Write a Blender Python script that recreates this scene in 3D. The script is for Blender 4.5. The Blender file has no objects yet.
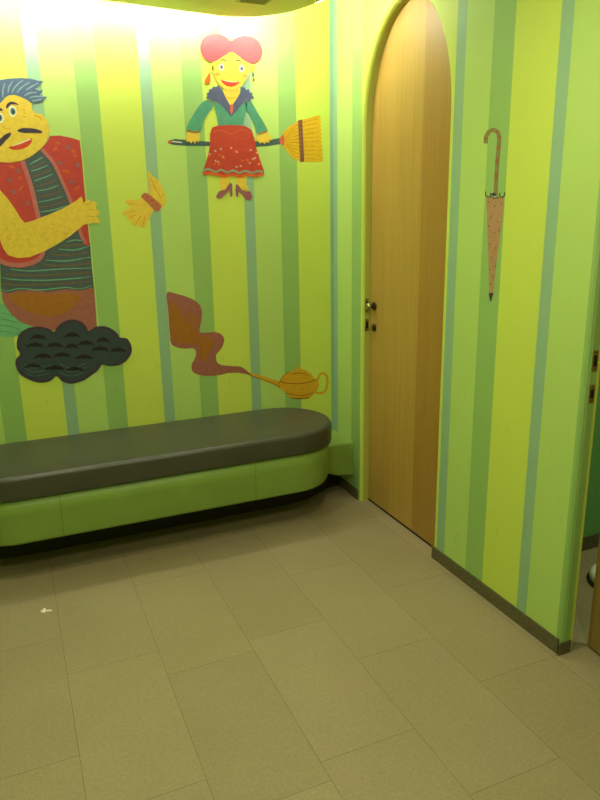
import bpy, bmesh, math, random
from mathutils import Vector, Matrix, Euler
from mathutils.geometry import tessellate_polygon
SC = bpy.context.scene
COL = SC.collection
rnd = random.Random(7)

# ------------------------------------------------------------------ camera
cam_data = bpy.data.cameras.new('camera')
cam = bpy.data.objects.new('camera', cam_data)
COL.objects.link(cam)
right = Vector((0.91733988, -0.39772724, -0.01733729))
up = Vector((0.12005013, 0.23484276, 0.96459154))
fwd = Vector((0.37957279, 0.88693964, -0.26317784))
m = Matrix((right, up, -fwd)).transposed().to_4x4()
m.translation = Vector((0, 0, 1.55))
cam.matrix_world = m
cam_data.sensor_fit = 'VERTICAL'
cam_data.sensor_height = 24.0
cam_data.lens = 24.0 * 672.592 / 800.0
cam_data.clip_start = 0.02
SC.camera = cam

# ------------------------------------------------------------------ world, lights, exposure
EXPOSURE = 0.0
COVE = 180.0          # emission strength of the hidden cove tubes
DOWN = 9.5          # watts of each ceiling downlight
SC.view_settings.view_transform = 'Standard'
SC.view_settings.look = 'None'
SC.view_settings.gamma = 1.0
SC.view_settings.use_curve_mapping = False
SC.view_settings.exposure = EXPOSURE
w = bpy.data.worlds.new('world')
SC.world = w
w.use_nodes = True
w.node_tree.nodes['Background'].inputs[0].default_value = (0.02, 0.02, 0.015, 1)
w.node_tree.nodes['Background'].inputs[1].default_value = 1.0
LIGHT_TINT = (1.0, 0.93, 0.70)

def downlight(x, y, z, watts, size=0.11):
    ld = bpy.data.lights.new('downlight_lamp', 'AREA')
    ld.shape = 'DISK'
    ld.size = size
    ld.energy = watts
    ld.color = LIGHT_TINT
    o = bpy.data.objects.new('downlight_lamp', ld)
    o.location = (x, y, z)
    COL.objects.link(o)
    return o
SLAB_Z = 2.45
DOWNLIGHTS = [(-0.05, 1.95), (0.95, 1.55), (-0.05, 0.55), (0.95, 0.35)]
for (x, y) in DOWNLIGHTS:
    downlight(x, y, SLAB_Z - 0.012, DOWN)
downlight(2.30, 1.15, 2.735, DOWN * 1.8)

# ------------------------------------------------------------------ materials
def lin(c):
    c = c / 255.0
    return c / 12.92 if c <= 0.04045 else ((c + 0.055) / 1.055) ** 2.4
def rgb(r, g, b): return (lin(r), lin(g), lin(b), 1.0)
def new_mat(name, col, rough=0.6, metal=0.0, spec=0.5):
    mt = bpy.data.materials.new(name)
    mt.use_nodes = True
    b = mt.node_tree.nodes['Principled BSDF']
    b.inputs['Base Color'].default_value = col
    b.inputs['Roughness'].default_value = rough
    b.inputs['Metallic'].default_value = metal
    b.inputs['Specular IOR Level'].default_value = spec
    return mt
class NT:
    """small helper around a node tree"""
    def __init__(s, mt): s.t = mt.node_tree; s.b = s.t.nodes['Principled BSDF']
    def n(s, kind, **kw):
        nd = s.t.nodes.new(kind)
        for k, v in kw.items(): setattr(nd, k, v)
        return nd
    def l(s, a, b): s.t.links.new(a, b)
    def math(s, op, a, b=None):
        nd = s.n('ShaderNodeMath', operation=op)
        for i, v in enumerate((a, b)):
            if v is None: continue
            if isinstance(v, (int, float)): nd.inputs[i].default_value = v
            else: s.l(v, nd.inputs[i])
        return nd.outputs[0]
    def coords(s):
        tc = s.n('ShaderNodeTexCoord'); return tc.outputs['Object']
    def sep(s, v):
        nd = s.n('ShaderNodeSeparateXYZ'); s.l(v, nd.inputs[0]); return nd.outputs
    def noise(s, vec, scale, detail=3, rough=0.55):
        nd = s.n('ShaderNodeTexNoise'); s.l(vec, nd.inputs['Vector'])
        nd.inputs['Scale'].default_value = scale; nd.inputs['Detail'].default_value = detail
        nd.inputs['Roughness'].default_value = rough
        return nd.outputs['Fac']
    def scale(s, vec, sc):
        nd = s.n('ShaderNodeMapping'); s.l(vec, nd.inputs[0]); nd.inputs['Scale'].default_value = sc
        return nd.outputs[0]
    def ramp(s, fac, stops, interp='LINEAR'):
        nd = s.n('ShaderNodeValToRGB'); nd.color_ramp.interpolation = interp
        s.l(fac, nd.inputs[0]); el = nd.color_ramp.elements
        while len(el) > 1: el.remove(el[-1])
        el[0].position = stops[0][0]; el[0].color = stops[0][1]
        for p, c in stops[1:]:
            e = el.new(p); e.color = c
        return nd.outputs['Color']
    def mix(s, kind, fac, a, b):
        nd = s.n('ShaderNodeMix', data_type='RGBA', blend_type=kind)
        if isinstance(fac, (int, float)): nd.inputs[0].default_value = fac
        else: s.l(fac, nd.inputs[0])
        for i, v in ((6, a), (7, b)):
            if isinstance(v, tuple): nd.inputs[i].default_value = v
            else: s.l(v, nd.inputs[i])
        return nd.outputs[2]
    def bump(s, h, strength=0.2, dist=0.002):
        nd = s.n('ShaderNodeBump'); nd.inputs['Strength'].default_value = strength
        nd.inputs['Distance'].default_value = dist
        s.l(h, nd.inputs['Height']); s.l(nd.outputs[0], s.b.inputs['Normal'])
    def base(s, c): s.l(c, s.b.inputs['Base Color'])

YELLOW = rgb(199, 216, 90)
LIME = rgb(178, 208, 112)
LEAF = rgb(146, 184, 104)
AQUA = rgb(144, 180, 144)
SAGE = rgb(104, 148, 92)

def stripe_mat(name, axis, stops, start, period, repeat=True):
    mt = new_mat(name, LIME, 0.55, 0, 0.35)
    q = NT(mt)
    co = q.coords()
    s = q.sep(co)[axis]
    f = q.math('DIVIDE', q.math('SUBTRACT', s, start), period)
    if repeat: f = q.math('FRACT', f)
    if repeat: c = q.ramp(f, stops, 'CONSTANT')
    else:
        c = stops[0][1]
        for p, colr in stops[1:]: c = q.mix('MIX', q.math('GREATER_THAN', f, p), c, colr)
    nz = q.noise(co, 3.0, 4)
    c = q.mix('MULTIPLY', 0.10, c, q.ramp(nz, [(0.35, (0.75, 0.75, 0.75, 1)), (0.65, (1, 1, 1, 1))]))
    # scuffs low on the wall, with a shape of their own
    sc = q.noise(q.scale(co, (9, 9, 4)), 2.2, 5)
    z = q.sep(co)[2]
    low = q.math('MULTIPLY', q.math('LESS_THAN', z, 0.85), q.math('GREATER_THAN', sc, 0.66))
    c = q.mix('MIX', q.math('MULTIPLY', low, 0.07), c, rgb(90, 95, 50))
    q.base(c)
    q.bump(q.noise(co, 160.0, 2), 0.06, 0.001)
    return mt

M_BACK = stripe_mat('back_wall_stripes', 0, [(0.0, AQUA), (0.1105, LIME), (0.4100, LEAF), (0.6060, YELLOW)], 0.192 - 0.4885 * 4, 0.4885)
def ys(y): return (y - 0.0) / 4.0
M_RIGHT = stripe_mat('right_wall_stripes', 1, [(0.0, LIME), (ys(0.10), LEAF), (ys(0.21), YELLOW), (ys(0.42), AQUA), (ys(0.475), LIME),
    (ys(0.63), LEAF), (ys(0.74), YELLOW), (ys(0.86), LEAF), (ys(1.594), LIME), (ys(1.753), AQUA), (ys(1.806), YELLOW),
    (ys(2.017), LEAF), (ys(2.131), LIME), (ys(2.287), AQUA), (ys(2.346), YELLOW), (ys(3.095), LEAF), (ys(3.194), LIME), (ys(3.362), AQUA)], 0.0, 4.0, False)
M_LEFT = stripe_mat('left_wall_stripes', 1, [(0.0, AQUA), (0.1105, LIME), (0.4100, LEAF), (0.6060, YELLOW)], -2.0, 0.4883)
M_JAMB = new_mat('jamb_paint_green', LEAF, 0.55, 0, 0.35)
M_JAMB_Y = new_mat('jamb_paint_yellow', YELLOW, 0.5, 0, 0.35)
M_JAMB_SHADE = new_mat('jamb_yellow_shaded', rgb(178, 182, 84), 0.5, 0, 0.35)  # darkened jamb yellow: the reveal's shade is put into the colour
M_STALL = new_mat('stall_wall_paint', rgb(112, 166, 96), 0.6, 0, 0.3)
M_CEIL = new_mat('ceiling_paint', rgb(226, 228, 150), 0.8, 0, 0.2)
M_CEIL2 = new_mat('cove_ceiling_paint', rgb(235, 235, 215), 0.85, 0, 0.2)

def base_mat():
    mt = new_mat('baseboard_laminate', rgb(92, 86, 58), 0.55, 0, 0.3)
    q = NT(mt); co = q.coords()
    q.base(q.ramp(q.noise(co, 90, 3), [(0.3, rgb(84, 79, 54)), (0.7, rgb(108, 100, 70))]))
    return mt
M_BASE = base_mat()

def floor_mat():
    mt = new_mat('floor_tile', rgb(150, 138, 92), 0.55, 0, 0.35)
    q = NT(mt); co = q.coords()
    at = q.n('ShaderNodeVertexColor', layer_name='tile')
    fine = q.noise(q.scale(co, (120, 170, 100)), 1.0, 3, 0.7)
    mid = q.noise(co, 60, 4, 0.7)
    big = q.noise(co, 2.2, 4, 0.6)
    c = q.mix('MULTIPLY', 0.36, at.outputs['Color'], q.ramp(fine, [(0.36, (0.5, 0.5, 0.5, 1)), (0.64, (1, 1, 1, 1))]))
    c = q.mix('MULTIPLY', 0.28, c, q.ramp(mid, [(0.36, (0.66, 0.66, 0.62, 1)), (0.66, (1, 1, 1, 1))]))
    c = q.mix('MULTIPLY', 0.30, c, q.ramp(big, [(0.35, (0.74, 0.76, 0.66, 1)), (0.65, (1, 1, 1, 1))]))
    q.base(c)
    q.bump(fine, 0.25, 0.001)
    return mt
M_FLOOR = floor_mat()
M_GROUT = new_mat('floor_grout', rgb(112, 102, 68), 0.9)

def wood_mat(name, split, a, b, dark):
    mt = new_mat(name, a, 0.42, 0, 0.4)
    q = NT(mt); co = q.coords(); xyz = q.sep(co)
    g1 = q.noise(q.scale(co, (55, 55, 1.3)), 1.0, 5, 0.65)
    g2 = q.noise(q.scale(co, (230, 230, 3.5)), 1.0, 3, 0.6)
    g3 = q.noise(q.scale(co, (9, 9, 0.8)), 1.0, 3, 0.5)
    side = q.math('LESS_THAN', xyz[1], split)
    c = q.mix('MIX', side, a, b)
    c = q.mix('MIX', q.ramp(g1, [(0.42, (0, 0, 0, 1)), (0.72, (0.35, 0.35, 0.35, 1))]), c, dark)
    c = q.mix('MULTIPLY', 0.22, c, q.ramp(g2, [(0.35, (0.6, 0.55, 0.45, 1)), (0.6, (1, 1, 1, 1))]))
    c = q.mix('MULTIPLY', 0.30, c, q.ramp(g3, [(0.35, (0.80, 0.76, 0.66, 1)), (0.65, (1, 1, 1, 1))]))
    q.base(c)
    q.bump(g2, 0.08, 0.0008)
    return mt
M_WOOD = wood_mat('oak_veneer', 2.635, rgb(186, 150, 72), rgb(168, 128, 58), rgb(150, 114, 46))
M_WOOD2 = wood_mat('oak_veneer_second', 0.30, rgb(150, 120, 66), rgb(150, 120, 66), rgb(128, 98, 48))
M_EDGE = new_mat('door_edge', rgb(96, 70, 36), 0.6)
M_STEEL = new_mat('brushed_brass_steel', rgb(178, 170, 130), 0.28, 1.0)
M_DARK = new_mat('dark_metal', rgb(62, 54, 34), 0.4, 0.6)
M_BLACK = new_mat('black_gap', rgb(18, 18, 14), 0.8)
M_PLINTH_SHADE = new_mat('plinth_shade_black', rgb(44, 40, 28), 0.8)
M_WHITE = new_mat('porcelain', rgb(236, 232, 215), 0.12, 0, 0.5)
M_PAPER = new_mat('paper', rgb(238, 232, 205), 0.8)

def cushion_mat():
    mt = new_mat('grey_leatherette', rgb(68, 68, 56), 0.36, 0, 0.45)
    q = NT(mt); co = q.coords()
    q.base(q.ramp(q.noise(co, 5, 3), [(0.3, rgb(64, 65, 53)), (0.7, rgb(71, 71, 59))]))
    q.bump(q.noise(co, 350, 2), 0.12, 0.0006)
    return mt
M_CUSH = cushion_mat()
def bench_mat():
    mt = new_mat('bench_green_laminate', rgb(136, 166, 66), 0.42, 0, 0.4)
    q = NT(mt); co = q.coords()
    x = q.sep(co)[0]
    c = q.ramp(q.noise(co, 4, 4), [(0.3, rgb(122, 150, 66)), (0.7, rgb(132, 160, 72))])
    for sx in (0.10, 1.00):
        d = q.math('ABSOLUTE', q.math('SUBTRACT', x, sx))
        c = q.mix('MIX', q.math('MULTIPLY', q.math('LESS_THAN', d, 0.0014), 0.6), c, rgb(62, 84, 30))
    q.base(c)
    return mt
M_BENCH = bench_mat()
M_TUBE = bpy.data.materials.new('cove_tube_glow')
M_TUBE.use_nodes = True
_nt = M_TUBE.node_tree; _nt.nodes.clear()
_e = _nt.nodes.new('ShaderNodeEmission'); _o = _nt.nodes.new('ShaderNodeOutputMaterial')
_e.inputs[0].default_value = (1.0, 0.97, 0.92, 1); _e.inputs[1].default_value = COVE
_nt.links.new(_e.outputs[0], _o.inputs[0])
M_DISC = bpy.data.materials.new('downlight_glow')
M_DISC.use_nodes = True
_nt = M_DISC.node_tree; _nt.nodes.clear()
_e = _nt.nodes.new('ShaderNodeEmission'); _o = _nt.nodes.new('ShaderNodeOutputMaterial')
_e.inputs[0].default_value = (*LIGHT_TINT, 1); _e.inputs[1].default_value = 6.0
_nt.links.new(_e.outputs[0], _o.inputs[0])

# ------------------------------------------------------------------ mesh helpers
def link(name, bm, mats, parent=None, smooth=False, kind=None, loc=None):
    me = bpy.data.meshes.new(name)
    bm.normal_update()
    bm.to_mesh(me); bm.free()
    for mt in (mats if isinstance(mats, (list, tuple)) else [mats]): me.materials.append(mt)
    if smooth:
        for p in me.polygons: p.use_smooth = True
    o = bpy.data.objects.new(name, me)
    COL.objects.link(o)
    if loc is not None:
        me.transform(Matrix.Translation(-Vector(loc))); o.location = loc
    if parent is not None:
        o.parent = parent
        o.matrix_parent_inverse = Matrix.Translation(-world_loc(parent))
    if kind: o['kind'] = kind
    return o
def world_loc(o):
    v = Vector(o.location)
    if o.parent is not None:
        v = v + o.matrix_parent_inverse.translation + world_loc(o.parent)
    return v
def empty(name, loc, label, cat, group=None):
    o = bpy.data.objects.new(name, None)
    o.empty_display_size = 0.05
    o.location = loc
    COL.objects.link(o)
    o['label'] = label; o['category'] = cat
    if group: o['group'] = group
    return o
def box(bm, x0, x1, y0, y1, z0, z1, bev=0.0, mi=0):
    r = bmesh.ops.create_cube(bm, size=1.0)
    vs = r['verts']
    for v in vs:
        v.co = Vector(((x0 + x1) / 2 + v.co.x * (x1 - x0), (y0 + y1) / 2 + v.co.y * (y1 - y0), (z0 + z1) / 2 + v.co.z * (z1 - z0)))
    fs = list({f for v in vs for f in v.link_faces})
    for f in fs: f.material_index = mi
    if bev > 0:
        es = list({e for v in vs for e in v.link_edges})
        r = bmesh.ops.bevel(bm, geom=es, offset=bev, segments=3, affect='EDGES', profile=0.5)
        for f in r['faces']: f.material_index = mi
def prism(bm, pts, fn, a, b, mi=0):
    """extrude a 2-D outline between depths a and b; fn(u, v, depth) gives the 3-D point"""
    n = len(pts)
    tris = tessellate_polygon([[Vector((u, v, 0)) for u, v in pts]])
    A = [bm.verts.new(fn(u, v, a)) for u, v in pts]
    B = [bm.verts.new(fn(u, v, b)) for u, v in pts]
    for t in tris:
        for ring in (A, B):
            try: bm.faces.new([ring[i] for i in t]).material_index = mi
            except ValueError: pass
    for i in range(n):
        j = (i + 1) % n
        try: bm.faces.new((A[i], A[j], B[j], B[i])).material_index = mi
        except ValueError: pass
def recalc(bm): bmesh.ops.recalc_face_normals(bm, faces=bm.faces[:])
def loft(bm, rings, cap=True, mi=0):
    R = [[bm.verts.new(p) for p in r] for r in rings]
    n = len(R[0])
    for a, b in zip(R, R[1:]):
        for i in range(n):
            bm.faces.new((a[i], a[(i + 1) % n], b[(i + 1) % n], b[i])).material_index = mi
    if cap:
        bm.faces.new(R[0][::-1]).material_index = mi
        bm.faces.new(R[-1]).material_index = mi
    recalc(bm)
def tube(bm, pts, rad, seg=10, mi=0):
    rings = []
    pts = [Vector(p) for p in pts]
    for i, p in enumerate(pts):
        d = (pts[min(i + 1, len(pts) - 1)] - pts[max(i - 1, 0)]).normalized()
        a = d.cross(Vector((0, 0, 1)))
        if a.length < 1e-3: a = d.cross(Vector((1, 0, 0)))
        a.normalize(); b = d.cross(a)
        rings.append([p + (a * math.cos(t) + b * math.sin(t)) * rad for t in [2 * math.pi * k / seg for k in range(seg)]])
    loft(bm, rings, True, mi)

# ------------------------------------------------------------------ the room
WX, DY, LX, NY = 1.677, 3.410, -0.62, -0.9
TH = 0.058
TOP = 2.75
ARC_B, ARC_Z = 0.50, 1.94
def arch(y0, y1, z0=0.0, grow=0.0, n=28):
    """outline of a round-headed opening from (y0, z0) up and over to (y1, z0)"""
    c = (y0 + y1) / 2; a = abs(y1 - y0) / 2 + grow; s = 1 if y1 > y0 else -1
    o = [(c - s * a, z0)]
    for k in range(n + 1):
        t = math.pi * (1 - k / n)
        o.append((c + s * a * math.cos(t), ARC_Z + (ARC_B + grow) * math.sin(t)))
    o.append((c + s * a, z0))
    return o
D1 = (2.376, 3.085)
D2 = (0.903, 1.575)

# right wall with both arched openings, corners of the openings eased
bm = bmesh.new()
pts = [(NY, 0)] + arch(*D2) + arch(*D1) + [(DY, 0), (DY, TOP), (NY, TOP)]
prism(bm, pts, lambda u, v, d: (d, u, v), WX, WX + TH)
recalc(bm)
es = [e for e in bm.edges if not e.is_boundary and len(e.link_faces) == 2 and e.calc_face_angle(0) > 1.2
      and all(abs(v.co.x - WX) < 1e-5 for v in e.verts) and not all(v.co.z < 1e-4 for v in e.verts) and not all(v.co.z > TOP - 1e-4 for v in e.verts)
      and not (all(v.co.y > DY - 1e-4 for v in e.verts) or all(v.co.y < NY + 1e-4 for v in e.verts))]
bmesh.ops.bevel(bm, geom=es, offset=0.018, segments=3, affect='EDGES', profile=0.5)
wall_right = link('wall_right', bm, M_RIGHT, kind='structure')
# linings inside the openings
def lining(name, d, mat0, mat1):
    bm = bmesh.new()
    outer = arch(*d, grow=-0.0003); inner = arch(*d, grow=-0.0016)
    def strip(x0, x1, mi):
        n = len(outer)
        for i in range(n - 1):
            q = []
            for (P, x) in ((outer, x0), (outer, x1), (inner, x1), (inner, x0)):
                q.append([bm.verts.new((x, *P[i])), bm.verts.new((x, *P[i + 1]))])
            for k in range(4):
                a, b = q[k], q[(k + 1) % 4]
                bm.faces.new((a[0], a[1], b[1], b[0])).material_index = mi
    strip(WX + 0.0182, WX + 0.046, 0); strip(WX + 0.0463, WX + TH, 1)
    recalc(bm)
    return link(name, bm, [mat0, mat1], kind='structure')
lining('trim_1', D1, M_JAMB_SHADE, M_JAMB_SHADE)
lining('trim_2', D2, M_JAMB, M_JAMB_Y)

bm = bmesh.new(); box(bm, LX - 0.1, WX + TH, DY, DY + 0.1, 0, TOP)
link('wall_back', bm, M_BACK, kind='structure')
bm = bmesh.new(); box(bm, LX - 0.1, LX, NY, DY, 0, TOP)
link('wall_left', bm, M_LEFT, kind='structure')
bm = bmesh.new(); box(bm, LX - 0.1, WX + TH, NY - 0.1, NY, 0, TOP)
link('wall_front', bm, M_BACK, kind='structure')
# the stall beyond the second opening
SX = 2.95
bm = bmesh.new(); box(bm, WX + TH + 0.0005, SX, 2.130, 2.175, 0, TOP)
link('wall_stall_back', bm, M_STALL, kind='structure')
bm = bmesh.new(); box(bm, WX + TH + 0.0005, SX, 0.60, 0.64, 0, TOP)
link('wall_stall_front', bm, M_STALL, kind='structure')
bm = bmesh.new(); box(bm, SX, SX + 0.1, 0.60, 2.175, 0, TOP)
link('wall_stall_side', bm, M_STALL, kind='structure')

# baseboards
def baseboard(name, x0, x1, y0, y1, h=0.062):
    bm = bmesh.new(); box(bm, x0, x1, y0, y1, 0.0005, h, 0.0015)
    return link(name, bm, M_BASE, kind='structure')
baseboard('baseboard_right', WX - 0.007, WX - 0.0003, D1[1] + 0.022, 3.345)
baseboard('baseboard_right', WX - 0.007, WX - 0.0003, D2[1] + 0.004, D1[0] - 0.001)
baseboard('baseboard_right', WX - 0.007, WX - 0.0003, NY + 0.008, D2[0] - 0.004)
baseboard('baseboard_back', LX + 0.008, WX - 0.0085, DY - 0.007, DY - 0.0003)
baseboard('baseboard_left', LX + 0.0003, LX + 0.007, NY + 0.008, DY - 0.008)
baseboard('baseboard_stall', WX + TH + 0.001, SX - 0.001, 2.122, 2.1295, 0.07)
baseboard('baseboard_jamb', WX - 0.007, WX + 0.050, D2[1] - 0.0065, D2[1] - 0.0022, 0.05)

# floor: rows of staggered tiles with fine joints, one mesh
bm = bmesh.new()
cl = bm.loops.layers.float_color.new('tile')
TW, TL, G = 0.324, 0.650, 0.0008
offs = {-1: 1.805, 0: 1.56, 1: 1.409, 2: 1.481, 3: 1.205, 4: 1.574, 5: 1.574}
for k in range(-3, 11):
    x0 = 0.031 + k * TW; x1 = x0 + TW
    off = offs.get(k, 1.2 + rnd.random() * 0.6)
    j = -6
    while True:
        y0 = off + j * TL; j += 1
        if y0 > DY + 0.1: break
        y1 = y0 + TL
        a, b = max(x0, LX - 0.1) + G, min(x1, SX + 0.1) - G
        c, d = max(y0, NY - 0.1) + G, min(y1, DY + 0.1) - G
        if a >= b or c >= d: continue
        t = 1.0 + rnd.uniform(-0.055, 0.055)
        if (k, round(y0, 2)) in (): t *= 0.9
        col = (lin(164) * t, lin(149) * t, lin(114) * t * (1 + rnd.uniform(-.04, .04)), 1)
        f = bm.faces.new([bm.verts.new(p) for p in ((a, c, 0), (b, c, 0), (b, d, 0), (a, d, 0))])
        for lp in f.loops: lp[cl] = col
box(bm, LX - 0.1, SX + 0.1, NY - 0.1, DY + 0.1, -0.05, -0.0008, 0, 1)
link('floor', bm, [M_FLOOR, M_GROUT], kind='structure')

# ceiling: lowered slab with a rounded corner, a lit cove behind it
edge = [(LX, 3.225), (0.0, 3.245), (0.50, 3.264), (0.80, 3.291), (0.97, 3.307), (1.10, 3.312), (1.23, 3.262), (1.33, 3.15), (1.382, 3.02), (1.402, 2.90), (1.410, 2.70), (1.412, 2.3)]
def catmull(p, k=6):
    o = []
    for i in range(len(p) - 1):
        p0, p1, p2, p3 = p[max(i - 1, 0)], p[i], p[i + 1], p[min(i + 2, len(p) - 1)]
        for s in range(k):
            t = s / k
            o.append(tuple(.5 * (2 * b + (c - a) * t + (2 * a - 5 * b + 4 * c - d) * t * t + (3 * b - a - 3 * c + d) * t ** 3) for a, b, c, d in zip(p0, p1, p2, p3)))
    o.append(p[-1]); return o
ce = catmull(edge)
bm = bmesh.new()
prism(bm, ce + [(1.412, NY), (LX, NY)], lambda u, v, d: (u, v, d), SLAB_Z, SLAB_Z + 0.016)
recalc(bm)
link('ceiling', bm, M_CEIL, kind='structure')
bm = bmesh.new(); box(bm, LX - 0.1, SX + 0.1, NY - 0.1, DY + 0.1, TOP, TOP + 0.05)
link('ceiling', bm, M_CEIL2, kind='structure')
# cove tubes lying along the edge of the slab
def inset(p, d):
    o = []
    for i in range(len(p)):
        a = Vector(p[max(i - 1, 0)]); b = Vector(p[min(i + 1, len(p) - 1)]); t = (b - a).normalized()
        o.append((p[i][0] + t.y * d, p[i][1] - t.x * d))
    return o
ci = inset(ce, -0.0070)
segs = [ci[1:29], ci[30:61]]
for k, s in enumerate(segs):
    t = empty('cove_light', (s[0][0], s[0][1], SLAB_Z + 0.010), ('warm white cove light tube along the left of the lowered slab edge',
        'warm white cove light tube around the rounded slab corner')[k], 'light')
    bm = bmesh.new(); tube(bm, [(x, y, SLAB_Z + 0.0095) for x, y in s], 0.006, 10)
    link('tube', bm, M_TUBE, t, True)
    for q in (s[0], s[len(s) // 2], s[-1]):
        bm = bmesh.new(); box(bm, q[0] - .006, q[0] + .006, q[1] - .007, q[1] + .002, SLAB_Z + 0.0162, SLAB_Z + 0.0185)
        link('clip', bm, M_DARK, t)
# downlights behind and above the viewer
for k, (x, y) in enumerate(DOWNLIGHTS + [(2.30, 1.15)]):
    zc = SLAB_Z if k < 4 else TOP - 0.0005
    lab = ['round ceiling downlight, far left of the room', 'round ceiling downlight, far right of the room', 'round ceiling downlight, near left of the room',
           'round ceiling downlight, near right of the room', 'round ceiling downlight inside the toilet stall'][k]
    t = empty('downlight', (x, y, zc), lab, 'light')
    bm = bmesh.new()
    prof = [(0.058, 0.0), (0.072, 0.0), (0.074, -0.004), (0.058, -0.006)]
    rings = [[(x + r * math.cos(a), y + r * math.sin(a), zc + h) for a in [2 * math.pi * i / 28 for i in range(28)]] for r, h in prof + prof[:1]]
    loft(bm, rings, False)
    link('ring', bm, M_WHITE, t, True)
    bm = bmesh.new()
    bmesh.ops.create_circle(bm, cap_ends=True, radius=0.057, segments=28, matrix=Matrix.Translation((x, y, zc - 0.002)))
    link('lens', bm, M_DISC, t)
# small square vent near the rounded slab corner
t = empty('ceiling_vent', (1.118, 3.01, SLAB_Z), 'small dark square vent in the lowered ceiling slab near its rounded corner', 'vent')
bm = bmesh.new(); box(bm, 1.05, 1.188, 2.94, 3.078, SLAB_Z - 0.006, SLAB_Z - 0.0002, 0.002)
link('frame', bm, new_mat('vent_olive', rgb(186, 190, 110), 0.6), t)
bm = bmesh.new()
for i in range(6): box(bm, 1.062, 1.174, 2.955 + i * 0.02, 2.963 + i * 0.02, SLAB_Z - 0.009, SLAB_Z - 0.0062)
link('slats', bm, new_mat('vent_slat', rgb(150, 154, 84), 0.6), t)

# ------------------------------------------------------------------ doors
def rosette(bm, c, r, x0, x1, n=20):
    rings = []
    for x, rr in ((x0, r * .96), (x0 - .0015 if x1 < x0 else x0, r), (x1 + .001, r), (x1, r * .9)):
        rings.append([(x, c[0] + rr * math.cos(a), c[1] + rr * math.sin(a)) for a in [2 * math.pi * i / n for i in range(n)]])
    loft(bm, rings)
def lathe_x(bm, c, prof, n=20, mi=0):
    rings = [[(x, c[0] + r * math.cos(a), c[1] + r * math.sin(a)) for a in [2 * math.pi * i / n for i in range(n)]] for x, r in prof]
    loft(bm, rings, True, mi)
DX = 1.7275
bm = bmesh.new()
prism(bm, [(a, b if b > 0.1 else 0.012) for a, b in arch(*D1, grow=-0.004)], lambda u, v, d: (d, u, v), DX, DX + 0.036)
recalc(bm)
door1 = link('door_1', bm, M_WOOD, kind='structure')
door1['label'] = 'closed tall round-headed oak veneer door in the striped wall'
bm = bmesh.new(); box(bm, DX - 0.001, DX + 0.03, D1[0] + 0.005, D1[1] - 0.005, 0.0015, 0.0115)
link('door_gap_fill', bm, M_BLACK, door1)  # black bar filling the gap below the leaf
def hardware(door, x, y, z, s):
    bm = bmesh.new()
    lathe_x(bm, (y, z), [(x - 0.0005, .021), (x - .005, .021), (x - .007, .018)])
    link('rosette', bm, M_DARK, door, True)
    bm = bmesh.new()
    lathe_x(bm, (y, z), [(x - .007, .009), (x - .022, .008), (x - .026, .015), (x - .036, .019), (x - .044, .0165), (x - .047, .008)])
    link('knob', bm, M_STEEL, door, True)
    bm = bmesh.new()
    lathe_x(bm, (y - .001, z - .112), [(x - .0005, .019), (x - .006, .019), (x - .008, .016)])
    link('lock_plate', bm, M_DARK, door, True)
    bm = bmesh.new()
    box(bm, x - .020, x - .008, y - .004, y + .002, z - .126, z - .098, .0015)
    link('thumb_turn', bm, M_STEEL, door)
hardware(door1, DX, 3.036, 1.098, 1)
def strikes(yj, xa, xb, zs, nm, labels):
    for (z0, z1), lb in zip(zs, labels):
        t = empty('strike_plate', ((xa + xb) / 2, yj, z0), lb, 'strike plate')
        bm = bmesh.new(); box(bm, xa, xb, yj - .0022, yj - .0002, z0, z1, .0006)
        link('plate', bm, M_STEEL, t)
        bm = bmesh.new(); box(bm, xa + .005, xb - .004, yj - .0028, yj - .0023, z0 + .016, z1 - .016)
        link('latch_hole', bm, M_BLACK, t)
        for zz in (z0 + .007, z1 - .007):
            bm = bmesh.new()
            bmesh.ops.create_cone(bm, cap_ends=True, segments=10, radius1=.0028, radius2=.0022, depth=.001,
                matrix=Matrix.Translation(((xa + xb) / 2, yj - .0028, zz)) @ Matrix.Rotation(math.pi / 2, 4, 'X'))
            link('screw', bm, M_DARK, t)
strikes(D1[1] - .0017, WX + .021, WX + .042, [(1.064, 1.133), (.962, 1.028)], 'a',
        ['upper metal strike plate on the jamb beside the oak door knob', 'lower metal strike plate on the jamb beside the oak door lock'])
strikes(D2[1] - .0017, WX + .020, WX + .043, [(1.05, 1.12), (.945, 1.006)], 'b',
        ['upper metal strike plate on the open stall jamb at right edge', 'lower metal strike plate on the open stall jamb at right edge'])
# second door, standing ajar into the stall
bm = bmesh.new()
hinge = Vector((1.724, 0.910, 0))
ang = -math.radians(7.0)
prism(bm, [(a - 0.910, b if b > 0.1 else 0.012) for a, b in arch(*D2, grow=-0.005)], lambda u, v, d: (d, u, v), 0, 0.038)
recalc(bm)
for v in bm.verts:
    v.co = Matrix.Rotation(ang, 4, 'Z') @ v.co + hinge
door2 = link('door_2', bm, M_WOOD2, kind='structure')
door2['label'] = 'oak veneer stall door standing ajar at the right edge'

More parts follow.
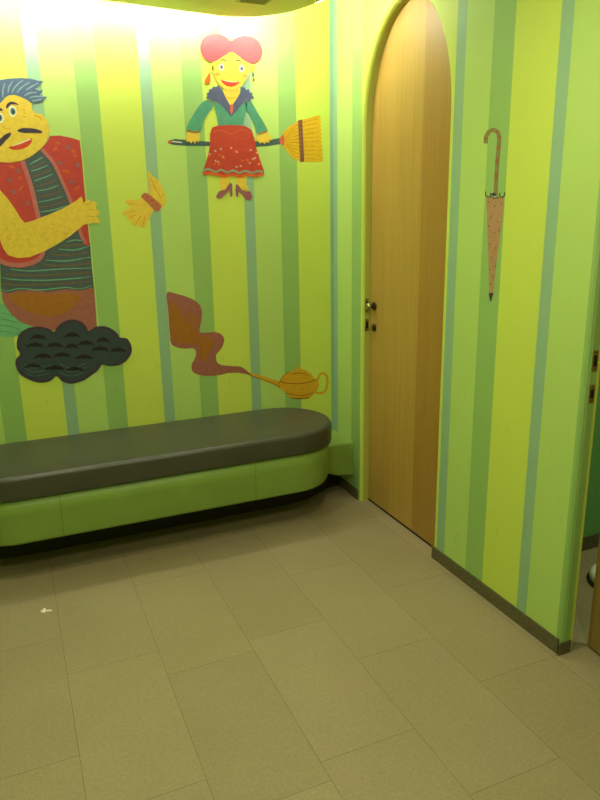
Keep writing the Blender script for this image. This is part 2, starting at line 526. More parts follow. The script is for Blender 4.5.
# ------------------------------------------------------------------ bench
BX0, BX1, BY, BR = -0.07, 1.240, 3.1475, 0.2625
def stadium(ins, z, yb=DY - 0.002, front=0.0, n=18):
    """plan outline of the seat, inset by ins all round; front pulls the front edge back"""
    r = BR - ins; cy = BY; o = []
    for k in range(n + 1):
        t = -math.pi / 2 + math.pi * k / n
        y = cy + r * math.sin(t)
        if y < cy: y = cy + (y - cy) * (1 - front / BR)
        o.append((BX1 + r * math.cos(t), min(y, yb), z))
    for k in range(n + 1):
        t = math.pi / 2 + math.pi * k / n
        y = cy + r * math.sin(t)
        if y < cy: y = cy + (y - cy) * (1 - front / BR)
        o.append((BX0 + r * math.cos(t), min(y, yb), z))
    return o
PLN = [(-0.26, DY - .0075), (-0.26, 3.30), (-0.18, 3.23), (-0.06, 3.215), (1.30, 3.215), (1.42, 3.24), (1.53, 3.295), (1.60, 3.335), (WX - .008, 3.35), (WX - .008, DY - .0075)]  # black plinth outline; its right end stands in for shade under the bench
bench = empty('bench', (0.55, 3.30, 0.0), 'long green wall-hung bench with a thick dark grey padded seat', 'bench')
bm = bmesh.new()
Zb, Zt, rr = 0.411, 0.519, 0.024
rings = [stadium(0.010, Zb)]
for k in range(5):
    t = k / 4 * math.pi / 2; rings.append(stadium(0.010 - 0.010 * math.sin(t), Zb + 0.010 * (1 - math.cos(t))))
for k in range(9):
    t = k / 8 * math.pi / 2; rings.append(stadium(rr * (1 - math.cos(t)), Zt - rr + rr * math.sin(t)))
rings.append(stadium(0.06, Zt + 0.002)); rings.append(stadium(0.12, Zt + 0.003))
loft(bm, rings)
link('cushion', bm, M_CUSH, bench, True)
bm = bmesh.new()
rings = [stadium(0.055, 0.199)]
for k in range(6):
    t = k / 5 * math.pi / 2; rings.append(stadium(0.040 - 0.016 * math.sin(t), 0.199 + 0.016 * (1 - math.cos(t))))
rings += [stadium(0.020, 0.26), stadium(0.015, 0.34), stadium(0.012, 0.409)]
loft(bm, rings)
base = link('base', bm, M_BENCH, bench, True)
# side ledges joining the base to the walls, with a sweeping concave corner
def ledge(sgn, wallx, cx):
    bm = bmesh.new()
    yf = 3.165
    xr = cx + sgn * 0.19
    o = [(wallx, DY - 0.009), (wallx, yf), (wallx - sgn * 0.10, yf)]
    for k in range(1, 7):
        t = k / 6 * math.pi / 2
        o.append((wallx - sgn * 0.10 - sgn * 0.085 * math.sin(t), yf - 0.055 * (1 - math.cos(t))))
    o += [(xr - sgn * .02, yf - 0.06), (xr - sgn * .05, DY - 0.009)]
    rings = []
    def ring(ins, z):
        q = []
        for (x, y) in o:
            f = min(1.0, abs(wallx - x) / 0.19)
            q.append((x, y + (ins if y < 3.3 else 0), z + (0.058 * f * f if z < 0.2 else 0)))
        return q
    for ins, z in ((.016, .124), (.006, .126), (0, .134), (0, .318), (.003, .325), (.010, .329)): rings.append(ring(ins, z))
    R = rings
    loft(bm, R)
    return link('ledge', bm, M_BENCH, bench)
ledge(1, WX - 0.0005, BX1)
ledge(-1, LX + 0.0005, BX0)
bm = bmesh.new()
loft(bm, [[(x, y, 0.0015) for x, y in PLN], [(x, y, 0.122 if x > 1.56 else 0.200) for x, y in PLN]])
link('plinth_and_shade', bm, M_PLINTH_SHADE, bench)

# ------------------------------------------------------------------ toilet pan in the stall
TY = 1.84
t = empty('toilet_pan', (2.40, TY, 0), 'low white porcelain toilet pan on stall floor, glimpsed past the ajar door', 'toilet')
def oval(x0, x1, hw, z, n=40):
    o = []
    for i in range(n):
        a = 2 * math.pi * i / n; c, q = math.cos(a), math.sin(a)
        cx = x0 + hw
        o.append((cx + hw * c if c < 0 else cx + (x1 - cx) * c, TY + hw * q, z))
    return o
bm = bmesh.new(); loft(bm, [oval(2.138, 2.72, .128, .001), oval(2.138, 2.72, .128, .008), oval(2.150, 2.705, .116, .010)])
link('dark_outline', bm, M_DARK, t)  # thin dark ring around the foot of the pan
bm = bmesh.new()
loft(bm, [oval(2.148, 2.71, .118, .0105), oval(2.146, 2.71, .120, .03), oval(2.152, 2.705, .114, .046), oval(2.168, 2.69, .098, .052), oval(2.184, 2.67, .082, .046), oval(2.21, 2.64, .058, .018)])
link('bowl', bm, M_WHITE, t, True)
bm = bmesh.new()
loft(bm, [oval(2.56, 2.72, .095, .0525), oval(2.57, 2.72, .09, .09), oval(2.60, 2.71, .065, .12), oval(2.63, 2.70, .03, .128)])
link('hood', bm, M_WHITE, t, True)

# ------------------------------------------------------------------ scrap of paper
t = empty('paper_scrap', (-0.010, 2.67, 0.0), 'tiny crumpled white paper scrap on the floor before the bench', 'litter')
bm = bmesh.new()
for (pl, h) in (([(-.030, 2.665), (-.012, 2.684), (-.006, 2.668), (-.012, 2.645), (-.022, 2.650)], .006), ([(-.008, 2.664), (.004, 2.662), (.016, 2.655), (.014, 2.647), (-.004, 2.650)], .004)):
    c = (sum(p[0] for p in pl) / len(pl), sum(p[1] for p in pl) / len(pl))
    bot = [bm.verts.new((x - .004, y + .012, .0006 + .0012 * (i % 2))) for i, (x, y) in enumerate(pl)]
    top = bm.verts.new((c[0] - .004, c[1] + .012, h))
    for i in range(len(bot)): bm.faces.new((bot[i], bot[(i + 1) % len(bot)], top))
    bm.faces.new(bot[::-1])
recalc(bm)
link('paper', bm, M_PAPER, t)

# ------------------------------------------------------------------ wall paintings (paint films lying on the two walls)
PAINT = dict(
    skin=(226, 192, 66), orange=(206, 146, 44), orange_d=(176, 104, 44), orange_r=(214, 96, 36), blush=(226, 150, 70),
    hair=(84, 102, 132), hair_l=(128, 158, 166), ink=(66, 54, 72), ink2=(34, 26, 34), cloud=(54, 66, 72),
    white=(226, 226, 190), teal_d=(78, 118, 116), teal_l=(112, 178, 128), mauve=(160, 96, 84), ochre=(164, 104, 34),
    shirt=(76, 88, 92), shirt_b=(112, 92, 74), shirt_l=(108, 168, 146), vest=(188, 64, 58), vest_t=(186, 108, 104),
    vest_o=(204, 92, 40), vest_p=(136, 96, 104), lip=(204, 66, 36), stick=(68, 92, 94), knot=(208, 98, 66),
    straw=(220, 172, 30), straw_d=(184, 130, 24), band=(124, 74, 68), shoe=(150, 88, 96), green=(76, 146, 116),
    navy=(80, 86, 116), skirt=(186, 62, 42), greyw=(142, 150, 122), dot_a=(232, 142, 110), dot_b=(176, 150, 140),
    crown=(240, 236, 170), bow=(222, 78, 82), bow_d=(192, 74, 84), brace=(186, 104, 76), gold=(216, 164, 34),
    gold_d=(150, 84, 20), cane=(138, 124, 78), rust=(154, 104, 54), pink=(180, 136, 100), slate=(100, 96, 104))
PM = {}
def paint(n):
    if n not in PM:
        mt = new_mat('paint_' + n, rgb(*PAINT[n]), 0.6, 0, 0.3)
        q = NT(mt); c = rgb(*PAINT[n])
        d = tuple(v * 0.88 for v in c[:3]) + (1,)
        q.base(q.ramp(q.noise(q.coords(), 45, 4, 0.6), [(0.35, d), (0.6, c)]))
        PM[n] = mt
    return PM[n]
MURALS = [
 ('painted_genie','B','painted man in red vest with dark moustache, on wall above left end of bench','mural figure',[
  ('tail',None,[('teal_l',1,[(-246,2370),(-76,2372),(-50,2376),(-2,2280),(74,2200),(182,2144),(152,2108),(94,2074),(4,2054),(-114,2072),(-276,2134)]),('teal_d',2,[(-170,2298),(-148,2296),(-114,2290),(-78,2284),(-46,2276),(-20,2266),(6,2256),(28,2244),(44,2236),(46,2242),(30,2248),(8,2260),(-18,2270),(-46,2280),(-78,2288),(-114,2294),(-146,2300),(-170,2304)]),('teal_d',2,[(-178,2244),(-156,2240),(-122,2234),(-86,2228),(-54,2220),(-22,2210),(8,2198),(36,2188),(54,2180),(56,2184),(36,2192),(10,2204),(-22,2216),(-52,2226),(-86,2232),(-122,2240),(-154,2244),(-178,2248)]),('teal_d',2,[(-184,2188),(-162,2184),(-130,2180),(-94,2172),(-60,2164),(-26,2154),(10,2142),(42,2130),(64,2122),(66,2126),(44,2134),(12,2146),(-24,2160),(-58,2170),(-94,2178),(-130,2184),(-162,2190),(-184,2194)]),('teal_d',2,[(-192,2134),(-170,2130),(-138,2124),(-102,2118),(-66,2110),(-30,2098),(12,2086),(50,2072),(76,2064),(78,2068),(50,2078),(14,2090),(-28,2102),(-66,2114),(-102,2122),(-138,2128),(-170,2134),(-192,2138)])],[]),
  ('trousers',None,[('mauve',2,[(-48,2496),(4,2474),(214,2490),(352,2472),(506,2482),(642,2464),(774,2486),(770,2302),(762,2038),(418,2066),(328,2094),(198,2132),(90,2180),(12,2260),(-38,2348),(-54,2422)]),('ochre',3,[(0,2438),(20,2448),(56,2454),(100,2456),(148,2456),(198,2452),(254,2446),(312,2438),(366,2434),(420,2432),(474,2434),(524,2434),(564,2432),(594,2422),(616,2410),(630,2396),(634,2380),(624,2358),(606,2334),(580,2310),(550,2288),(516,2268),(476,2248),(432,2232),(388,2224),(344,2224),(298,2230),(254,2242),(212,2256),(174,2272),(136,2294),(102,2316),(74,2340),(46,2366),(18,2392),(0,2418)])],[]),
  ('shirt',None,[('shirt',3,[(260,3638),(330,3656),(422,3726),(520,3608),(596,3426),(656,3230),(694,2994),(776,2892),(772,2714),(772,2476),(640,2450),(506,2472),(350,2456),(212,2480),(90,2482),(2,2464),(-54,2486),(-30,2748),(162,2936),(280,3374)]),('shirt_b',4,[(338,3562),(348,3564),(366,3570),(384,3576),(400,3584),(416,3592),(432,3600),(446,3608),(456,3614),(450,3626),(440,3620),(426,3612),(410,3602),(396,3594),(380,3588),(362,3582),(346,3576),(334,3574)]),('shirt_b',4,[(336,3488),(350,3490),(372,3494),(394,3500),(416,3506),(438,3514),(462,3524),(484,3534),(498,3542),(494,3554),(480,3546),(458,3536),(434,3526),(414,3518),(392,3512),(370,3508),(350,3504),(336,3500)]),('shirt_b',4,[(352,3402),(368,3404),(390,3408),(416,3414),(440,3420),(466,3428),(492,3438),(516,3448),(532,3454),(528,3466),(512,3460),(488,3450),(462,3440),(438,3432),(414,3426),(390,3422),(368,3418),(352,3414)]),('shirt_b',4,[(358,3306),(376,3308),(400,3312),(428,3318),(456,3324),(484,3332),(516,3342),(544,3352),(564,3358),(562,3370),(542,3364),(514,3354),(482,3344),(454,3336),(428,3330),(400,3326),(376,3322),(358,3320)]),('shirt_b',4,[(366,3218),(384,3220),(410,3222),(442,3226),(472,3230),(504,3240),(538,3252),(568,3262),(590,3270),(588,3282),(566,3274),(534,3264),(500,3252),(470,3244),(440,3238),(410,3236),(384,3234),(366,3232)]),('shirt_b',4,[(520,2864),(540,2866),(572,2868),(606,2868),(638,2870),(668,2872),(700,2874),(728,2876),(746,2876),(748,2890),(728,2888),(700,2888),(668,2886),(638,2884),(606,2882),(572,2880),(542,2880),(520,2878)]),('shirt_b',4,[(422,2790),(450,2788),(490,2784),(536,2780),(582,2780),(632,2784),(686,2790),(734,2796),(768,2802),(766,2814),(732,2810),(684,2804),(632,2798),(584,2794),(538,2794),(492,2798),(452,2802),(424,2804)]),('shirt_b',4,[(358,2696),(390,2694),(434,2690),(484,2686),(536,2684),(596,2686),(662,2690),(724,2694),(766,2698),(766,2712),(724,2708),(662,2704),(596,2700),(538,2698),(486,2700),(436,2704),(392,2708),(362,2710)]),('shirt_b',4,[(-4,2632),(34,2626),(86,2620),(148,2612),(210,2608),(270,2604),(336,2604),(404,2604),(474,2604),(552,2604),(636,2606),(714,2608),(768,2608),(768,2622),(714,2622),(638,2620),(552,2618),(474,2618),(406,2618),(338,2618),(272,2618),(210,2620),(150,2626),(88,2634),(36,2640),(0,2644)]),('shirt_b',4,[(-40,2542),(-6,2538),(42,2532),(98,2528),(156,2522),(216,2520),(280,2518),(348,2518),(420,2518),(504,2518),(596,2520),(682,2522),(740,2524),(740,2538),(682,2536),(596,2534),(504,2532),(420,2532),(350,2532),(282,2532),(218,2534),(158,2536),(100,2540),(44,2546),(-4,2552),(-36,2556)]),('shirt_l',5,[(324,3594),(334,3598),(346,3604),(362,3612),(378,3618),(394,3628),(412,3638),(430,3648),(440,3656),(438,3660),(426,3654),(410,3646),(392,3636),(374,3628),(360,3620),(344,3612),(332,3604),(322,3598)]),('shirt_l',5,[(324,3536),(336,3536),(354,3540),(374,3544),(396,3550),(416,3560),(440,3570),(460,3580),(476,3588),(474,3592),(458,3586),(438,3578),(414,3568),(394,3560),(374,3554),(354,3548),(336,3544),(324,3540)]),('shirt_l',5,[(340,3450),(354,3452),(374,3458),(398,3466),(420,3474),(444,3482),(470,3494),(494,3504),(510,3510),(508,3514),(492,3510),(468,3500),(442,3490),(418,3482),(396,3474),(374,3466),(354,3460),(340,3454)]),('shirt_l',5,[(348,3362),(366,3364),(394,3368),(424,3372),(452,3378),(480,3386),(510,3396),(534,3408),(552,3416),(550,3420),(532,3414),(506,3404),(478,3394),(452,3386),(424,3380),(394,3376),(366,3370),(348,3368)]),('shirt_l',5,[(354,3266),(372,3268),(398,3272),(430,3276),(460,3282),(490,3290),(524,3300),(556,3310),(576,3318),(576,3322),(554,3316),(522,3308),(490,3298),(458,3290),(428,3284),(398,3280),(372,3274),(354,3272)]),('shirt_l',5,[(360,3178),(382,3180),(410,3182),(444,3186),(476,3192),(510,3200),(546,3212),(580,3222),(602,3230),(602,3234),(578,3228),(544,3220),(508,3210),(474,3202),(442,3196),(410,3192),(380,3186),(360,3184)]),('shirt_l',5,[(560,2904),(576,2908),(602,2912),(628,2916),(650,2918),(670,2916),(692,2914),(710,2910),(722,2910),(724,2914),(710,2918),(694,2922),(672,2926),(652,2928),(626,2926),(600,2920),(576,2914),(560,2910)]),('shirt_l',5,[(482,2844),(506,2838),(542,2832),(584,2828),(624,2826),(662,2832),(704,2842),(740,2854),(764,2862),(764,2866),(738,2860),(702,2850),(662,2842),(624,2836),(586,2838),(544,2840),(508,2846),(482,2848)]),('shirt_l',5,[(364,2746),(394,2742),(438,2736),(488,2730),(542,2728),(600,2732),(668,2742),(730,2752),(772,2758),(772,2764),(728,2758),(666,2750),(600,2742),(542,2738),(490,2740),(440,2744),(396,2748),(366,2752)]),('shirt_l',5,[(46,2678),(74,2672),(112,2664),(160,2656),(214,2650),(274,2650),(340,2652),(410,2654),(480,2656),(558,2656),(642,2656),(718,2656),(772,2656),(772,2660),(718,2662),(642,2664),(558,2666),(480,2666),(410,2664),(340,2662),(274,2660),(216,2660),(162,2664),(114,2672),(74,2678),(46,2684)]),('shirt_l',5,[(-32,2602),(-8,2596),(26,2588),(70,2580),(118,2574),(176,2568),(242,2564),(310,2560),(380,2558),(450,2558),(526,2560),(596,2562),(652,2564),(692,2568),(720,2570),(740,2574),(754,2576),(754,2580),(740,2578),(720,2576),(692,2574),(652,2574),(596,2572),(526,2570),(452,2568),(380,2568),(312,2570),(242,2574),(176,2578),(120,2582),(72,2588),(28,2594),(-6,2600),(-30,2606)]),('shirt_l',5,[(-54,2500),(-44,2496),(-32,2488),(-16,2482),(4,2480),(26,2482),(50,2488),(78,2494),(110,2496),(146,2492),(188,2484),(232,2476),(282,2470),(336,2472),(396,2476),(456,2480),(506,2482),(546,2478),(580,2470),(610,2464),(642,2462),(674,2466),(708,2474),(736,2484),(756,2490),(756,2494),(734,2488),(706,2480),(674,2472),(642,2468),(612,2472),(582,2480),(548,2486),(508,2492),(456,2490),(396,2486),(336,2482),(282,2482),(234,2486),(190,2494),(148,2500),(110,2504),(78,2502),(50,2496),(26,2490),(6,2486),(-14,2488),(-30,2494),(-42,2500),(-52,2504)])],[]),
  ('vest',None,[('vest',4,[(420,3718),(488,3786),(518,3838),(604,3844),(706,3826),(772,3806),(776,3638),(772,3418),(772,3230),(772,3048),(772,2864),(718,2874),(690,2958),(672,3050),(638,3232),(578,3426),(510,3608)]),('vest',4,[(258,3622),(276,3562),(306,3442),(330,3286),(340,3154),(368,2930),(364,2822),(330,2750),(256,2708),(148,2686),(48,2700),(-32,2738),(-146,2814),(-252,2948),(-246,3290),(-194,3500),(-116,3666),(-2,3626),(76,3610),(158,3604)]),('vest_t',5,[(424,3716),(440,3696),(464,3668),(490,3636),(512,3600),(530,3560),(546,3516),(562,3468),(578,3420),(594,3372),(610,3322),(624,3272),(636,3226),(648,3182),(656,3140),(662,3100),(670,3064),(674,3032),(680,3004),(684,2978),(690,2952),(698,2928),(710,2906),(718,2888),(724,2876),(752,2890),(744,2904),(736,2920),(726,2942),(718,2964),(712,2986),(708,3012),(704,3040),(698,3072),(690,3108),(684,3148),(676,3190),(664,3236),(652,3282),(636,3332),(620,3384),(604,3432),(588,3480),(572,3528),(556,3574),(536,3616),(512,3654),(486,3688),(462,3716),(446,3736)]),('vest_t',5,[(246,3614),(250,3596),(256,3568),(262,3538),(270,3506),(276,3472),(284,3438),(290,3402),(296,3368),(300,3336),(304,3304),(306,3272),(310,3238),(314,3206),(318,3176),(322,3142),(326,3106),(330,3064),(334,3016),(338,2970),(340,2930),(340,2898),(336,2870),(334,2846),(328,2828),(324,2812),(318,2802),(312,2794),(302,2784),(292,2774),(278,2766),(262,2758),(244,2750),(224,2744),(202,2738),(176,2734),(152,2732),(128,2732),(104,2734),(80,2736),(56,2740),(38,2746),(20,2754),(2,2764),(-18,2778),(-44,2796),(-76,2820),(-104,2842),(-124,2856),(-146,2824),(-128,2810),(-98,2786),(-68,2764),(-40,2744),(-18,2730),(2,2718),(22,2710),(44,2702),(70,2696),(98,2694),(124,2692),(152,2692),(178,2696),(204,2700),(230,2706),(254,2712),(276,2720),(294,2730),(312,2742),(326,2756),(340,2768),(350,2782),(358,2798),(366,2818),(370,2842),(376,2868),(378,2898),(378,2934),(376,2976),(372,3024),(368,3072),(364,3114),(360,3150),(356,3184),(352,3216),(348,3248),(344,3280),(342,3312),(338,3346),(332,3378),(326,3414),(320,3450),(312,3484),(306,3518),(300,3550),(292,3582),(286,3608),(282,3628)]),('vest_o',6,[(528,3704),(534,3730),(550,3744),(572,3752),(566,3726),(550,3712)]),('vest_o',6,[(556,3784),(578,3794),(594,3790),(606,3776),(584,3766),(568,3770)]),('vest_o',6,[(690,3734),(712,3730),(720,3714),(720,3694),(696,3700),(688,3714)]),('vest_o',6,[(584,3550),(618,3556),(646,3546),(666,3528),(632,3522),(604,3532)]),('vest_o',6,[(678,3378),(694,3400),(714,3406),(736,3404),(720,3382),(700,3374)]),('vest_o',6,[(712,3690),(730,3682),(730,3668),(722,3652),(706,3660),(702,3674)]),('vest_o',6,[(198,3364),(206,3392),(226,3408),(248,3418),(240,3390),(222,3372)]),('vest_o',6,[(144,3340),(158,3358),(176,3362),(192,3356),(178,3338),(162,3334)]),('vest_o',6,[(144,3580),(168,3586),(186,3576),(196,3560),(172,3554),(154,3562)]),('vest_o',6,[(220,3496),(236,3488),(238,3472),(230,3456),(214,3466),(212,3480)]),('vest_o',6,[(-28,3518),(-2,3518),(14,3504),(24,3484),(-2,3484),(-20,3496)]),('vest_o',6,[(-98,3320),(-78,3306),(-70,3284),(-74,3260),(-94,3274),(-102,3296)]),('vest_p',7,[(680,3734),(668,3730),(652,3736),(644,3748),(648,3762),(660,3766),(676,3760),(684,3746)]),('vest_p',7,[(752,3578),(740,3574),(724,3580),(716,3594),(720,3608),(732,3612),(748,3606),(756,3592)]),('vest_p',7,[(596,3594),(584,3590),(568,3596),(560,3610),(564,3622),(576,3628),(592,3620),(600,3608)]),('vest_p',7,[(684,3430),(672,3424),(656,3432),(648,3446),(652,3458),(664,3462),(680,3456),(688,3442)]),('vest_p',7,[(154,3446),(142,3440),(128,3448),(122,3460),(126,3474),(138,3478),(152,3472),(158,3458)]),('vest_p',7,[(230,3522),(218,3518),(204,3524),(198,3538),(200,3550),(212,3554),(226,3548),(234,3534)]),('vest_p',7,[(176,3342),(164,3338),(150,3344),(142,3358),(146,3372),(158,3376),(172,3368),(180,3356)]),('vest_p',7,[(282,3246),(270,3242),(256,3248),(248,3262),(252,3276),(264,3280),(278,3274),(286,3260)]),('vest_p',7,[(-30,3402),(-42,3398),(-56,3404),(-62,3418),(-60,3430),(-48,3434),(-34,3428),(-28,3414)]),('vest_p',7,[(16,3318),(4,3314),(-10,3320),(-16,3334),(-14,3346),(-2,3350),(12,3344),(20,3330)])],[]),
  ('arm',None,[('skin',7,[(48,3374),(104,3296),(152,3210),(192,3122),(222,3086),(310,3112),(446,3162),(556,3206),(648,3254),(696,3284),(736,3316),(748,3292),(748,3256),(786,3284),(810,3290),(812,3266),(848,3274),(874,3246),(856,3210),(886,3184),(888,3156),(858,3138),(886,3092),(880,3066),(840,3078),(774,3066),(738,3062),(698,3032),(600,2960),(486,2892),(366,2832),(230,2782),(126,2776),(44,2806),(10,2870),(-6,2942),(-124,2988),(-182,3162),(-120,3332),(-14,3400)]),('orange',8,[(48,2962),(60,2958),(62,2962),(50,2968)]),('orange',8,[(66,2946),(78,2942),(82,2948),(68,2952)]),('orange',8,[(120,3078),(134,3074),(136,3078),(122,3084)]),('orange',8,[(6,2890),(18,2886),(20,2890),(8,2896)]),('orange',8,[(60,3038),(74,3034),(76,3038),(62,3044)]),('orange',8,[(164,2978),(178,2972),(180,2978),(166,2982)]),('orange',8,[(140,2976),(154,2972),(156,2976),(142,2982)]),('orange',8,[(120,3058),(134,3052),(136,3058),(122,3062)]),('orange',8,[(98,2880),(112,2876),(114,2880),(100,2886)]),('orange',8,[(86,2912),(98,2908),(100,2912),(88,2918)]),('orange',8,[(128,3078),(140,3074),(142,3078),(130,3084)]),('orange',8,[(126,2948),(138,2944),(140,2948),(128,2954)]),('orange',8,[(310,3010),(324,3004),(326,3010),(312,3014)]),('orange',8,[(190,2926),(202,2922),(204,2928),(192,2932)]),('orange',8,[(552,3048),(566,3042),(568,3048),(554,3052)]),('orange',8,[(372,2930),(386,2924),(388,2930),(374,2934)]),('orange',8,[(484,3008),(498,3002),(500,3008),(486,3012)]),('orange',8,[(550,2984),(564,2978),(566,2984),(552,2990)]),('orange',8,[(480,2974),(492,2968),(494,2974),(482,2978)]),('orange',8,[(568,2978),(582,2974),(584,2978),(570,2984)]),('orange',8,[(344,2962),(358,2958),(360,2962),(346,2968)]),('orange',8,[(532,3118),(544,3112),(546,3118),(534,3122)]),('orange',8,[(362,2934),(374,2930),(376,2934),(364,2940)]),('orange',8,[(574,2986),(588,2980),(590,2986),(576,2990)]),('orange',8,[(550,2988),(564,2984),(566,2988),(554,2994)]),('orange',8,[(218,2940),(232,2934),(234,2940),(220,2944)]),('orange',8,[(232,2918),(244,2912),(246,2918),(234,2922)]),('orange',8,[(276,3024),(290,3018),(292,3024),(278,3028)]),('orange',8,[(590,3016),(604,3010),(606,3016),(592,3020)]),('orange',8,[(364,2986),(378,2982),(380,2988),(366,2992)]),('orange',8,[(452,3068),(466,3064),(468,3070),(454,3074)]),('orange',8,[(316,3062),(330,3058),(332,3064),(318,3068)]),('orange',8,[(388,2944),(402,2940),(404,2944),(390,2950)]),('orange',8,[(334,2902),(346,2896),(348,2902),(336,2906)]),('orange',8,[(774,3236),(810,3250),(810,3254),(772,3242)]),('orange',8,[(786,3190),(842,3194),(842,3200),(786,3196)]),('orange',8,[(780,3136),(844,3126),(844,3132),(782,3142)])],[]),
  ('face',None,[('skin',8,[(140,4120),(160,4130),(178,4146),(194,4160),(210,4172),(224,4178),(236,4180),(246,4182),(260,4182),(274,4180),(290,4180),(306,4176),(324,4168),(342,4158),(360,4144),(378,4130),(390,4114),(396,4100),(394,4084),(392,4070),(392,4058),(396,4048),(400,4038),(406,4032),(414,4026),(426,4022),(442,4022),(458,4020),(470,4016),(482,4006),(492,3992),(500,3978),(508,3962),(512,3948),(516,3930),(516,3914),(516,3896),(516,3880),(512,3862),(508,3846),(500,3828),(492,3812),(482,3794),(472,3776),(460,3760),(446,3746),(434,3734),(418,3720),(402,3708),(386,3694),(368,3682),(350,3668),(330,3656),(310,3646),(288,3636),(266,3628),(242,3622),(218,3616),(194,3612),(168,3608),(142,3608),(114,3608),(86,3608),(56,3612),(28,3618),(2,3626),(-26,3638),(-54,3650),(-78,3666),(-98,3684),(-118,3702),(-134,3724),(-146,3746),(-152,3770),(-156,3798),(-156,3824),(-156,3852),(-152,3880),(-148,3910),(-142,3938),(-132,3964),(-122,3990),(-108,4014),(-94,4036),(-74,4054),(-48,4072),(-18,4086),(14,4098),(42,4108),(70,4112),(94,4114),(118,4114)]),('orange',9,[(316,4048),(336,4040),(338,4046),(318,4054)]),('orange',9,[(318,4020),(342,4016),(344,4022),(318,4024)]),('orange',9,[(310,3990),(330,3986),(332,3992),(312,3996)]),('orange',9,[(402,4006),(410,4004),(420,3998),(432,3994),(440,3990),(448,3984),(454,3978),(460,3972),(464,3968),(468,3972),(464,3976),(460,3984),(454,3992),(446,3998),(436,4002),(424,4006),(412,4010),(404,4010)]),('orange',9,[(128,3908),(134,3902),(140,3894),(148,3888),(158,3882),(170,3882),(182,3884),(192,3886),(200,3890),(200,3892),(192,3892),(182,3890),(170,3888),(160,3888),(152,3892),(144,3900),(136,3906),(130,3910)])],[('eyebrow',None,[('ink',10,[(180,4052),(180,4060),(182,4070),(186,4080),(192,4090),(200,4096),(208,4102),(218,4106),(226,4110),(236,4110),(248,4108),(258,4106),(266,4102),(274,4098),(282,4094),(286,4090),(288,4086),(284,4086),(276,4086),(266,4088),(256,4088),(248,4088),(240,4088),(232,4088),(224,4086),(216,4082),(210,4074),(204,4068),(198,4062),(192,4058),(186,4054),(182,4052)])],[]),('eyebrow',None,[('ink',10,[(72,4020),(76,4028),(86,4038),(98,4048),(108,4054),(118,4056),(128,4056),(136,4054),(144,4050),(148,4046),(152,4040),(154,4036),(152,4032),(148,4030),(140,4032),(130,4032),(120,4032),(112,4028),(102,4022),(94,4016),(86,4012),(80,4012),(74,4014),(72,4016)])],[]),('eye',None,[('white',10,[(264,4040),(262,4020),(254,4002),(242,3990),(228,3986),(214,3992),(202,4006),(198,4024),(200,4044),(206,4064),(220,4076),(234,4078),(248,4074),(258,4060)]),('teal_d',11,[(254,4036),(254,4024),(248,4012),(240,4004),(230,4002),(222,4006),(214,4014),(212,4026),(212,4038),(218,4050),(226,4058),(234,4060),(244,4056),(250,4048)]),('ink',12,[(244,4028),(242,4020),(240,4016),(236,4012),(230,4012),(228,4016),(226,4020),(224,4026),(226,4032),(230,4038),(234,4042),(238,4042),(242,4038),(244,4034)])],[]),('eye',None,[('white',10,[(152,3982),(152,3962),(144,3946),(132,3934),(118,3930),(106,3936),(96,3948),(90,3966),(92,3986),(100,4002),(112,4014),(124,4018),(138,4012),(148,4000)]),('teal_d',11,[(140,3980),(140,3968),(134,3958),(128,3950),(118,3948),(110,3952),(104,3960),(100,3970),(102,3982),(106,3994),(114,4000),(122,4002),(132,4000),(138,3992)]),('ink',12,[(130,3974),(128,3968),(124,3962),(120,3960),(116,3960),(112,3962),(110,3968),(110,3974),(112,3980),(116,3984),(120,3988),(124,3988),(128,3986),(130,3980)])],[]),('moustache',None,[('ink',10,[(252,3876),(258,3880),(266,3886),(278,3892),(292,3896),(306,3898),(324,3898),(340,3898),(358,3898),(372,3898),(388,3896),(402,3894),(416,3890),(428,3886),(442,3882),(452,3876),(458,3872),(458,3868),(454,3864),(446,3860),(436,3858),(424,3858),(410,3858),(394,3858),(378,3858),(360,3858),(340,3858),(320,3856),(302,3856),(290,3858),(278,3860),(270,3862),(262,3864),(256,3866),(252,3868),(250,3872)]),('ink',10,[(198,3854),(196,3848),(192,3838),(184,3826),(176,3816),(168,3808),(158,3800),(148,3792),(138,3782),(128,3770),(116,3758),(104,3746),(92,3736),(80,3726),(66,3720),(54,3714),(40,3710),(26,3706),(10,3704),(-4,3704),(-8,3708),(0,3718),(16,3730),(38,3746),(54,3760),(70,3772),(84,3786),(96,3798),(110,3810),(122,3820),(132,3830),(144,3838),(154,3844),(166,3850),(180,3854),(192,3856)])],[]),('mouth',None,[('lip',10,[(164,3736),(180,3744),(206,3754),(234,3764),(260,3772),(280,3782),(300,3790),(316,3800),(330,3806),(342,3810),(352,3814),(360,3814),(364,3812),(364,3806),(362,3796),(358,3784),(352,3774),(344,3766),(336,3756),(326,3748),(314,3740),(300,3734),(286,3728),(270,3722),(254,3718),(238,3716),(222,3714),(208,3714),(196,3716),(182,3720),(170,3724),(162,3730)]),('white',11,[(192,3742),(204,3746),(222,3752),(242,3758),(260,3764),(280,3772),(298,3780),(316,3788),(330,3794),(340,3798),(348,3802),(352,3802),(356,3804),(356,3808),(352,3808),(346,3808),(338,3806),(328,3804),(314,3798),(296,3790),(276,3782),(258,3774),(240,3766),(220,3758),(202,3752),(190,3746)])],[])]),
